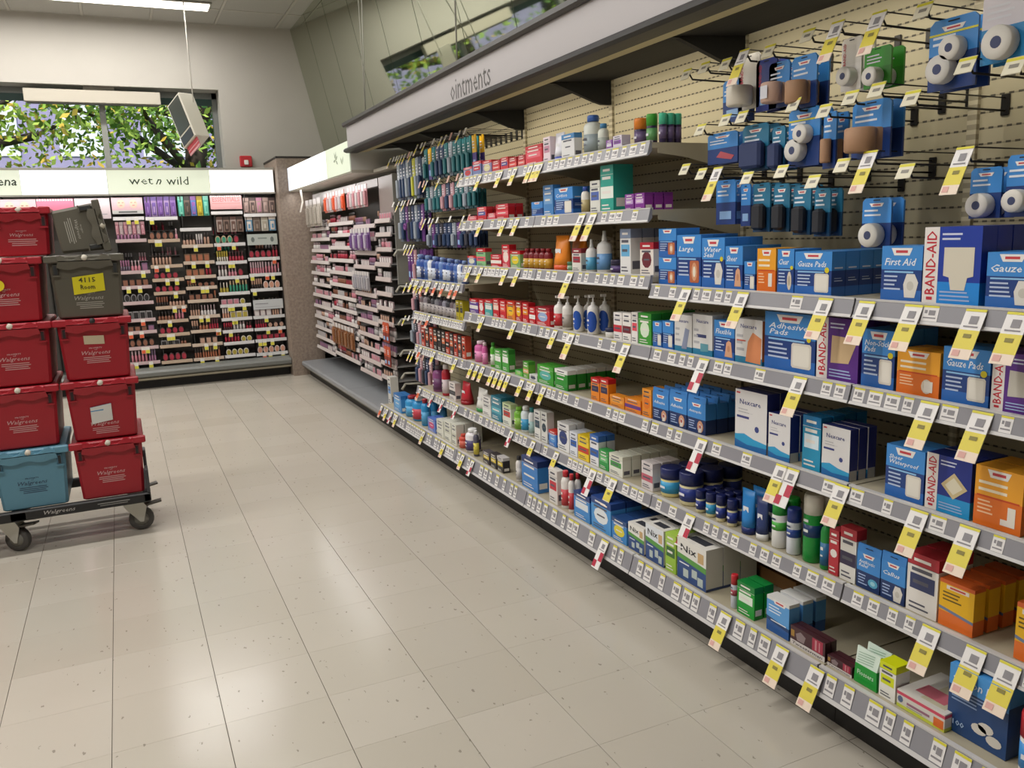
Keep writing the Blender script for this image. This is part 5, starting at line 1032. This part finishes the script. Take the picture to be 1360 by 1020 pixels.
def poster(par, x0, x1, y, z0, z1, kind):
    b = MB(); w = x1 - x0; h = z1 - z0; c = (x0 + x1) / 2
    P = lambda u0, u1, v0, v1, m, o=0: b.add([(x0 + u0 * w, y - o, z0 + v0 * h), (x0 + u1 * w, y - o, z0 + v0 * h), (x0 + u1 * w, y - o, z0 + v1 * h), (x0 + u0 * w, y - o, z0 + v1 * h)], [(0, 1, 2, 3)], m)
    col = {'face': 'c9a8ae', 'pink': 'd07088', 'sign': 'cf9c9c', 'white': 'cbbcc0', 'sage': 'b4bcb6', 'card': 'c0c4c6', 'cool': 'b9b7b8'}[kind]
    b.box(x0, x1, y, y + .012, z0, z1, M(col, .4)); oo = .0006
    if kind == 'face':
        P(0, 1, 0, .22, M('bcbcb8', .4), oo); P(.2, .8, .07, .16, M('5a5a5a'), oo * 2)
        for u in (.3, .7): b.add([(x0 + w * (u + .13 * math.cos(a)), y - oo, z0 + h * (.62 + .28 * math.sin(a))) for a in [i * PI / 6 for i in range(12)]], [tuple(range(12))], M('d8b4a0')); P(u - .04, u + .04, .5, .54, M('b06070'), oo * 2); P(u - .09, u - .03, .68, .71, M('5a4040'), oo * 2); P(u + .03, u + .09, .68, .71, M('5a4040'), oo * 2)
    if kind in ('pink', 'sign'): 
        for i in range(14): P(i / 14 + .005, i / 14 + .05, .9, .99, M('ece4e2'), oo)
    if kind == 'sign':
        vs, fs, tw, th = glyphs('ESSENTIALS'); k = w * .86 / tw; b.add([(x0 + w * .07 + vx * k, y - oo, z0 + h * .55 + vy * k * 1.2) for vx, vy in vs], fs, M('b06a6c')); P(.06, .94, .42, .45, M('a86a6a'), oo)
    if kind == 'sage': 
        for u in (.18, .82): b.add([(x0 + w * (u + .06 * math.cos(a)), y - oo, z0 + h * (.5 + .25 * math.sin(a))) for a in [i * PI / 4 for i in range(8)]], [tuple(range(8))], M('6a7470'))
        P(.35, .65, .55, .68, M('8a948e'), oo)
    if kind in ('card', 'white'): P(.06, .5, .55, .62, M('7a7a80'), oo); P(.06, .9, .2, .24, M('9a9aa0'), oo)
    return child(b, 'sign_panel', par)
poster(bd, .772, 1.043, 7.10, 1.70, 1.852, 'face'); poster(bd, 1.662, 1.963, 7.10, 1.725, 1.86, 'sign'); poster(bd, .46, .757, 7.10, 1.66, 1.85, 'white'); poster(bd, .15, .452, 7.10, 1.66, 1.85, 'pink'); poster(bd, -.16, .144, 7.10, 1.66, 1.85, 'face')
poster(bd, 1.985, 2.285, 7.11, 1.36, 1.47, 'sage'); poster(bd, 1.985, 2.285, 7.10, .70, .80, 'card')
def cards(x0, x1, z, h, cols, label, n):
    w = (x1 - x0) / n
    for i in range(n):
        c1, c2 = cols[i % len(cols)]; b = MB(); b.box(0, .004, -w * .44, w * .44, 0, h, M(c1, .35)); b.q(-.0004, -w * .44, w * .44, h * .8, h, M(c2)); b.cbox(-.012, 0, -w * .26, w * .26, h * .08, h * .7, M(c2, .3), .003)
        b.q(-.0126, -w * .12, w * .14, h * .2, h * .5, M(c1)); o = b.build('carded_cosmetic', None, (x0 + w * (i + .5), 7.132, z + .002), PI / 2); tag(o, '%s, %s from left, %s' % (label[0], ordn(i), label[1]), 'card', 'carded cosmetics on top of the back display')
cards(1.056, 1.345, 1.667, .19, (('8a6aa8', '6a4a8c'), ('a088b0', '70589a')), ('violet carded nail set', 'top of fourth column from pillar'), 5)
cards(1.358, 1.65, 1.667, .19, (('4aa08c', '7ac0ac'), ('6a5a50', '3c3834'), ('5878b0', '8a5a98'), ('c0b040', 'a08a20')), ('bright carded cosmetic', 'top of third column from pillar'), 5)
cards(1.975, 2.295, 1.679, .155, (('8f7c76', 'b09890'), ('a08a80', '5a4a48'), ('a89088', 'b88098')), ('brown and pink carded brush', 'top of first column from pillar'), 5)
cards(1.70, 1.965, 1.50, .15, (('a89890', '6a5048'), ('8a7468', '4a3a34')), ('brown lash card', 'under the pink sign'), 4)
cards(1.98, 2.29, 1.50, .14, (('6a98b8', 'd8d0c8'), ('8f8074', '6a5a50'), ('c8c4b8', 'a8a090')), ('pale brush card', 'upper right corner of back display'), 4)
cards(.775, 1.04, 1.50, .125, (('c0808e', 'd0a0a8'), ('b8a0a4', 'c8b8b8')), ('pink tubed cosmetic', 'top of fifth column from pillar'), 7)
# the row of lit header boxes
XQ0, XQ1, XQ2 = .045, .757, 1.668
bh = empty('light_box_header', (.6, 7.05, 1.875)); tag(bh, 'long lit white header box reading wet n wild over back display', 'sign')
child(MB().box(-1.0, 2.29, 7.06, 7.36, 1.875, 2.12, HW), 'case', bh)
child(MB().box(-1.0, 2.295, 7.045, 7.06, 2.105, 2.125, M('a8a69e', .4)).box(-1.0, 2.295, 7.045, 7.06, 1.87, 1.885, M('b8b6ae', .4)), 'frame', bh)
for i, (x0, x1, c) in enumerate(((-1.0, -.45, 'f4f6f4'), (-.445, XQ0, 'dfe6d4'), (XQ0 + .005, XQ1, 'f8faff'), (XQ1 + .005, XQ2, 'e0e8d4'), (XQ2 + .005, 2.285, 'fffdfa'))):
    child(MB().box(x0, x1, 7.052, 7.06, 1.886, 2.104, M(c, .5, 0, CANOPY_EMIT * (.42 if c[0] in 'd' or c == 'e0e8d4' else .72))), 'lit_panel', bh)
def front_text(par, txt, x, y, z, h, m, w=None, shear=0):
    vs, fs, tw, th = glyphs(txt, shear); k = h / th; kx = k if w is None else w / tw
    return child(MB().add([(x + (vx - tw / 2) * kx, y, z + (vy - th / 2) * k) for vx, vy in vs], fs, m), 'lettering', par)
LT = M('3c443a', .6)
front_text(bh, 'wet', 1.05, 7.0505, 2.0, .06, LT, .21); front_text(bh, 'n', 1.205, 7.0505, 1.995, .05, LT, .055, .5); front_text(bh, 'wild', 1.375, 7.0505, 2.003, .078, LT, .2); front_text(bh, 'ena', -.055, 7.0505, 1.995, .055, LT, .15, .2)
for nm_, par_, loc_, sz_, rot_, pw_ in (('box_lamp', bh, (.6, 7.02, 1.862), (3.2, .05), (math.radians(18), 0, 0), 4.5),):
    L = bpy.data.lights.new(nm_, 'AREA'); L.shape = 'RECTANGLE'; L.size, L.size_y = sz_; L.energy = pw_; L.color = (1, .97, .95)
    lo_ = bpy.data.objects.new(nm_, L); COL.objects.link(lo_); lo_.parent = par_; lo_.location = Vector(loc_) - par_.location; lo_.rotation_euler = rot_
# --- right-hand cosmetics display, faces -X
rd = empty('cosmetics_display', (2.7, 5.4, 0)); tag(rd, 'right-hand cosmetics display with grey arms beside shelving unit', 'display')
child(MB().box(2.86, 2.895, 4.05, 6.85, .17, 1.88, BKP), 'back_panel', rd)
child(MB().box(2.60, 2.86, 4.05, 4.062, 1.05, 1.84, M('8d8c86', .5)), 'end_panel', rd)
RCOL = [(6.84, 6.02), (6.02, 5.12), (5.12, 4.48), (4.48, 4.08)]; RN = ['column beside pillar', 'second column from pillar', 'third column from pillar', 'column at near end']
RZ = [1.50, 1.40, 1.29, 1.18, 1.07, .96, .85, .74, .63, .52, .42, .31]
for ci, (ya, yb) in enumerate(RCOL):
    for r, z in enumerate(RZ):
        z += (.0, .03, -.01, .02)[ci]; xf = 2.56 + (.02 if r < 3 else 0)
        if ci == 2 and r in (4,): continue
        t = MB(); t.box(xf, 2.86, yb + .004, ya - .004, z - .006, z, M('9a9896', .4)); t.prism([(xf - .003, z + .012), (xf - .001, z + .012), (xf + .004, z - .02), (xf - .008, z - .022), (xf - .01, z - .018)], yb + .004, ya - .004, M('c4bcb8' if ci < 2 else 'bdb0ac', .4))
        child(t, 'tray', rd)
        pr_ = lambda u, z=z, xf=xf: (xf + .008, -u, z + .0005); pr_.rz = 0
        fill(-ya + .004, -yb - .004, pr_, ['palette', 'foundation', 'palette', 'lipstick'] if ci != 1 else ['palette', 'nail_polish', 'lipstick', 'foundation'], (['white', 'white', 'pink', 'nude', 'mauve', 'grey'] if ci != 1 else ['red', 'pink', 'white', 'brown', 'grey']), '%s tray, right display %s' % (ordn(r), ('column one', 'column two', 'column three', 'near column')[ci]), 'small cosmetics on the right display', .8)
    child(MB().box(2.62, 2.66, yb + .01, ya - .01, (1.66, 1.78, 1.78, 1.55)[ci], 1.84, M(('c9c4c2', 'c0b4b0', 'a89c98', '988c88')[ci], .4)), 'sign_panel', rd)
XC = 'carded cosmetics on the right display'
for j, (y0, y1, z, h, cs, nm) in enumerate(((5.95, 5.20, 1.63, .17, ('c8502c', 'c0a0a0', 'b8b0b0'), 'orange and silver card at top of right display'), (5.10, 4.50, 1.63, .17, ('b07a80', 'b8b0b0'), 'rosy card at top of right display'),
        (6.0, 5.2, .43, .20, ('8a5a38', '70482c'), 'brown card low on right display'), (5.1, 4.5, 1.30, .17, ('6a4880', 'b0a4b8'), 'violet bagged set on right display'), (5.1, 4.6, .98, .15, ('a8a4a8', '9a98a0'), 'silver card on right display'), (6.8, 6.1, 1.52, .26, ('9c958a', 'a8a196'), 'tall beige card beside pillar'))):
    n = 7 if j != 5 else 4; w = (y0 - y1) / n
    for i in range(n):
        c1 = cs[i % len(cs)]; b = MB().box(0, .006, -w * .42, w * .42, 0, h, M(c1, .3)).q(-.0004, -w * .42, w * .42, h * .8, h, M('c9c4c2')).cbox(-.014, 0, -w * .28, w * .28, h * .08, h * .7, M(c1, .25), .003)
        o = b.build('carded_cosmetic', None, (2.535, y0 - w * (i + .5), z)); tag(o, '%s, %s from left' % (nm, ordn(i)), 'card', XC)
child(MB().q(2.6195, -6.35, -6.2, 1.68, 1.77, M('b02858')), 'pink_badge', rd)
for z in (1.28, 1.02, .78, .55, .38, .30):
    child(MB().rod((2.86, 4.04, z), (2.60, 4.02, z + .02), .008, M('a8a597', .4)).rod((2.60, 4.02, z + .02), (2.57, 4.02, z - .02), .009, M('a8a597', .4)), 'arm', rd)
for i, (y, c) in enumerate(((4.22, 'orange'), (4.14, 'orange'))):
    for z in (.62, .44): 
        b, k, pn = pack(.07, .15, 'orange', 'none'); o = b.build('hanging_pack', None, (2.52, y, z)); tag(o, 'orange nail pack at near end of right cosmetics, %s one %s' % (('upper', 'lower')[z < .5], ('left', 'right')[i]), 'package', 'orange packs at the near end')
b, k = P_C(.075, .06, .21, 'd4d2cc', '6090c8', 'd4d2cc'); o = b.build('carton', None, (2.50, 4.11, .161)); tag(o, 'tall white carton standing at the near end of grey deck', 'box')
# canopy
cp = empty('light_box_canopy', (2.4, 5.7, 1.875)); tag(cp, 'lit white canopy over the right-hand cosmetics display', 'sign')
child(MB().box(2.41, 2.895, 4.435, 6.885, 1.895, 2.11, HW), 'case', cp)
child(MB().prism([(2.41, 1.873), (2.895, 1.873), (2.895, 1.895), (2.41, 1.895)], 4.435, 6.885, M('b0aa9c', .5)), 'underside', cp)
child(MB().box(2.57, 2.895, 4.03, 4.405, 1.873, 1.895, M('b0aa9c', .5)), 'near_underside', cp)
for i, (ya, yb, c) in enumerate(((6.885, 6.60, 'dfe8f4'), (6.595, 5.95, 'fbfff8'), (5.945, 5.2, 'f4faff'), (5.195, 4.435, 'cfd8c4'))):
    child(MB().box(2.402, 2.41, yb, ya, 1.885, 2.105, M(c, .5, 0, CANOPY_EMIT * (.4 if i == 3 else .7))), 'lit_panel', cp)
L = bpy.data.lights.new('canopy_lamp', 'AREA'); L.shape = 'RECTANGLE'; L.size, L.size_y = .05, 2.4; L.energy = 4.5
lo_ = bpy.data.objects.new('canopy_lamp', L); COL.objects.link(lo_); lo_.parent = cp; lo_.location = Vector((2.42, 5.65, 1.865)) - cp.location; lo_.rotation_euler = (0, math.radians(-20), 0)
pf = MB()
for u0, z0, a0 in ((-4.86, 2.0, .4), (-4.86, 2.0, 1.2), (-4.86, 2.0, 2.1), (-4.86, 2.0, -.5), (-4.86, 2.0, 3.2), (-4.66, 1.95, 1.0), (-4.66, 1.95, 2.2)):
    L_ = .075; c_, s_ = math.cos(a0), math.sin(a0); pf.pl(2.4012, [(u0, z0), (u0 + L_ * .5 * c_ - .012 * s_, z0 + L_ * .5 * s_ + .012 * c_), (u0 + L_ * c_, z0 + L_ * s_), (u0 + L_ * .5 * c_ + .012 * s_, z0 + L_ * .5 * s_ - .012 * c_)], M('9aa68c', .5))
child(pf, 'printed_leaves', cp)
tk = empty('hanging_receipt', (2.44, 6.5, 1.70)); tag(tk, 'curled white paper slip hanging from canopy beside pillar', 'paper')
MB().rings([[(0, .04, .17), (0, -.04, .17), (.001, -.04, .17), (.001, .04, .17)], [(.01, .04, .06), (.01, -.04, .06), (.011, -.04, .06), (.011, .04, .06)], [(-.02, .03, -.04), (-.02, -.05, -.04), (-.019, -.05, -.04), (-.019, .03, -.04)]], M('b8b2a8', .6)).build('slip', tk)
# ------------------------------------------------------------------ dolly with totes
dy = empty('dolly', (.33, 2.75, 0)); tag(dy, 'low black wheeled dolly carrying the stacks of totes', 'dolly')
DB = M('1b1a1b', .5); X0, X1, Y0, Y1 = -.32, .795, 2.49, 3.0
child(MB().cbox(X0, X1, Y0, Y0 + .035, .165, .212, DB, .006).cbox(X0, X1, Y1 - .035, Y1, .165, .212, DB, .006).cbox(X0, X0 + .035, Y0, Y1, .166, .211, DB, .006).cbox(X1 - .035, X1, Y0, Y1, .166, .211, DB, .006).box(.2, .26, Y0, Y1, .167, .205, DB), 'frame', dy)
for x in (X0, X1 - .016): [child(MB().cbox(x, x + .016, ya_, ya_ + .09, .212, .33, M('39393c', .5), .004), 'corner_post', dy) for ya_ in (Y0, Y1 - .09)]
front_text(dy, 'Walgreens', .40, Y0 - .0008, .187, .024, M('b8b4b0'), .13, .3)
child(MB().box(.56, .70, Y0 - .0009, Y0 - .0003, .190, .194, M('8a8886')).box(.57, .69, Y0 - .0009, Y0 - .0003, .181, .184, M('8a8886')), 'small_print', dy)
ST = M('b9b8b0', .35, .55)
def caster(x, y, a):
    c = MB(); c.cbox(-.05, .05, -.04, .04, .150, .164, ST, .004)
    for s in (-1, 1): c.prism([(-.045, .152), (.045, .152), (.045 + .02, .12), (.045, .045), (.03, .045), (-.03, .12)], s * .024 - .002, s * .024 + .002, ST)
    o = c.build('caster', dy, (x - .33, y - 2.75, 0), a)
    w = MB().lathe([(.034, -.014), (.055, -.016), (.058, -.010), (.058, .010), (.055, .016), (.034, .014)], M('4a4744', .6), .036, 0, 1, 20, True, 'y', .058); w.build('wheel', o)
    h = MB().lathe([(.012, -.019), (.034, -.014), (.034, .014), (.012, .019)], M('76746c', .5), .036, 0, 1, 16, True, 'y', .058); h.build('hub', o)
    MB().hexa([(.05, -.022, .118), (.135, -.022, .132), (.135, .022, .132), (.05, .022, .118)], [(.05, -.022, .126), (.135, -.022, .140), (.135, .022, .140), (.05, .022, .126)], M('5d5a54', .4, .6)).build('brake_pedal', o)
caster(.705, 2.60, -.0); caster(.70, 2.93, .12); caster(.175, 2.60, -.5); caster(-.24, 2.93, .4); caster(-.26, 2.60, .2)
def tote(col, w=.305, d=.47, h=.287):
    """front faces -Y, stands on z=0"""
    m = M(col, .42); dk = M({'9c1826': '74121e', '59554a': '3c3a33', '5a8aa0': '416a80'}[col], .5); b = MB()
    wb_, db = w * .88, d * .92; rz = h - .05
    R = lambda a, c, z, r=.012: [(-a / 2 + r, -c / 2, z), (a / 2 - r, -c / 2, z), (a / 2, -c / 2 + r, z), (a / 2, c / 2 - r, z), (a / 2 - r, c / 2, z), (-a / 2 + r, c / 2, z), (-a / 2, c / 2 - r, z), (-a / 2, -c / 2 + r, z)]
    b.rings([R(wb_ - .01, db - .01, 0), R(wb_, db, .006), R(w * .965, d * .965, rz), R(w * .965, d * .965, h - .012)], m)
    body = b
    rim = MB(); rim.rings([R(w * .985, d * .985, h - .030), R(w * 1.03, d * 1.03, h - .028), R(w * 1.03, d * 1.03, h - .010), R(w * 1.0, d * 1.0, h - .004)], m)
    for s in (-1, 1): rim.cbox(s * w * .44 - w * .10, s * w * .44 + w * .10, -d * .515 - .010, -d * .515 + .02, h - .034, h - .002, m, .004)
    lid = MB(); n = 16; top = [(w * (-.36 + .72 * i / n), h - .012 + .010 * math.sin(i / n * 2 * PI * 2.5 + .6)) for i in range(n + 1)]; bot = [(w * (-.38 + .76 * i / n), h - .062 + .006 * math.sin(i / n * 2 * PI * 2 + 2)) for i in range(n + 1)]
    for i in range(n):
        lid.hexa([(bot[i][0], -d * .515 - .004, bot[i][1]), (bot[i + 1][0], -d * .515 - .004, bot[i + 1][1]), (bot[i + 1][0], -d * .485, bot[i + 1][1]), (bot[i][0], -d * .485, bot[i][1])], [(top[i][0], -d * .515 - .010, h - .030), (top[i + 1][0], -d * .515 - .010, h - .030), (top[i + 1][0], -d * .485, h - .030), (top[i][0], -d * .485, h - .030)], m)
        lid.hexa([(top[i][0], -d * .515 - .014, h - .026), (top[i + 1][0], -d * .515 - .014, h - .026), (top[i + 1][0], -d * .50, h - .026), (top[i][0], -d * .50, h - .026)], [(top[i][0], -d * .515 - .012, top[i][1]), (top[i + 1][0], -d * .515 - .012, top[i + 1][1]), (top[i + 1][0], -d * .50, top[i + 1][1]), (top[i][0], -d * .50, top[i][1])], m)
    lat = MB()
    lats = []
    for s in (-1, 1):
        lat = MB(); lats.append(lat)
        u = s * w * .40; y = -d * .49
        lat.cbox(u - .012, u + .012, y - .008, y + .004, h - .092, h - .040, dk, .003); lat.box(u - .016, u + .016, y - .012, y, h - .096, h - .090, m); lat.box(u - .006, u + .006, y - .0095, y - .007, h - .086, h - .048, M('241416' if col == '9c1826' else '26282a', .6))
    return body, rim, lid, lats
def tote_print(w, d, h, c, z=.42, sc=1):
    b = MB(); sl = (d * .965 - d * .92) / 2 / (h - .056); yy = lambda z_: -(d * .92 / 2) - sl * max(z_ - .006, 0) - .0012; m = M(c, .5)
    for t, zz, hh, ww in (('PROPERTY', z + .085, .007, .055), ('OF', z + .055, .005, .012), ('Walgreens', z, .024, .12)):
        vs, fs, tw, th = glyphs(t, .3 if t[0] == 'W' else 0); zc = zz * h; b.add([((vx - tw / 2) * ww * sc / tw, yy(zc + (vy - th / 2) * hh / th), zc + (vy - th / 2) * hh * sc / th) for vx, vy in vs], fs, m)
    for i, ww in enumerate((.11, .12, .10, .11)):
        zc = h * z - .020 - i * .0085; b.add([(-ww / 2 + .004 * i, yy(zc), zc), (ww / 2, yy(zc), zc), (ww / 2, yy(zc + .003), zc + .003), (-ww / 2 + .004 * i, yy(zc + .003), zc + .003)], [(0, 1, 2, 3)], m)
    return b
def place_tote(col, loc, label, pc='cfa8a8', extra=None, seal='c9c2b4', rot=None, sc=1.0, z=.42):
    w, d, h = .305 * sc, .47 * sc, .287 * sc
    o = empty('tote', loc); tag(o, label, 'tote', 'lidded totes on the dolly'); B_, R_, L_, T_ = tote(col, w, d, h)
    B_.build('body', o); R_.build('rim', o); L_.build('lid_flap', o); [t_.build('latch', o) for t_ in T_]; tote_print(w, d, h, pc, z, sc).build('lettering', o)
    if seal: MB().lathe([(.004, 0), (.014, .005), (.016, .014), (.010, .024), (.003, .027)], M(seal, .5), 0, -d * .53, .7, 8, True, 'z', h - .028).build('seal', o)
    if rot: o.rotation_euler = rot
    if extra:
        y = -d * .475 - .006
        for (x0, x1, z0, z1, c, sk), nm in extra:
            MB().hexa([(x0, y + .003, z0), (x1, y + .003, z0 + sk), (x1, y + .006, z0 + sk), (x0, y + .006, z0)], [(x0, y - .0015, z1), (x1, y - .0015, z1 + sk), (x1, y + .001, z1 + sk), (x0, y + .001, z1)], M(c, .5)).build(nm, o)
    return o
RED, GR, BL = '9c1826', '59554a', '5a8aa0'; YF = 2.50 + .235; HX = .2895; Zd = .2125
cR = .635
place_tote(RED, (cR + .0, YF, Zd), 'dark red tote, bottom of right stack on dolly')
place_tote(RED, (cR, YF, Zd + HX), 'red tote with blue and white sticker, right stack', extra=[((-.055, .035, .075, .155, 'd3d2ce', .012), 'sticker'), ((-.055, .035, .138, .156, '4a90c0', .012), 'blue_band'), ((-.055, .0, .122, .139, '4a90c0', .004), 'blue_corner')], z=.25)
place_tote(RED, (cR, YF, Zd + 2 * HX), 'red tote with small cream sticker, right stack', extra=[((-.045, .04, .165, .205, 'c2b498', -.004), 'sticker')], seal='1c1a1a')
o = place_tote(GR, (cR, YF, Zd + 3 * HX), 'grey tote with yellow note, atop right stack', pc='a9a69c', extra=[((-.06, .07, .105, .185, 'dcd01c', .014), 'yellow_note')], z=.30)
def note_text(o):
    b = MB()
    for t, u, z, w in (('4115', .0, .165, .07), ('Room', .0, .133, .06)):
        vs, fs, tw, th = glyphs(t); b.add([(u + (vx - tw / 2) * w / tw, -.2315, z + .006 + (vy - th / 2) * .022 / th) for vx, vy in vs], fs, M('4a4624'))
    b.build('handwriting', o)
note_text(o)
o = place_tote(GR, (cR - .10, YF - .03, Zd + 4 * HX + .098), 'grey tote lying on its side atop the right stack', pc='a9a69c', seal='b8b0a0', rot=(0, math.radians(82), 0), sc=.72)
cL = .300
place_tote(BL, (cL + .005, YF, Zd), 'grey blue tote, bottom of left stack on dolly', pc='2c3e58')
place_tote(RED, (cL, YF, Zd + HX), 'red tote resting on the blue tote, left stack')
place_tote(RED, (cL + .005, YF, Zd + 2 * HX), 'red tote, middle of left stack, no sticker')
o = place_tote(RED, (cL, YF, Zd + 3 * HX), 'red tote with round yellow sticker, left stack')
MB().lathe([(.026, 0), (.026, .001)], M('dcc81c', .5), -.018, -.2415, 1, 16, False, 'y', .165).build('round_sticker', o)
place_tote(RED, (cL + .095, YF, Zd + 4 * HX), 'smaller red tote topping the left stack', sc=.76)
# dark stacks further back on the dolly
for x in (-.03,):
    for k in range(4): place_tote(RED, (x - .0, YF, Zd + k * HX), 'red tote %s of outer left stack' % ('bottom', 'second', 'third', 'top')[k])
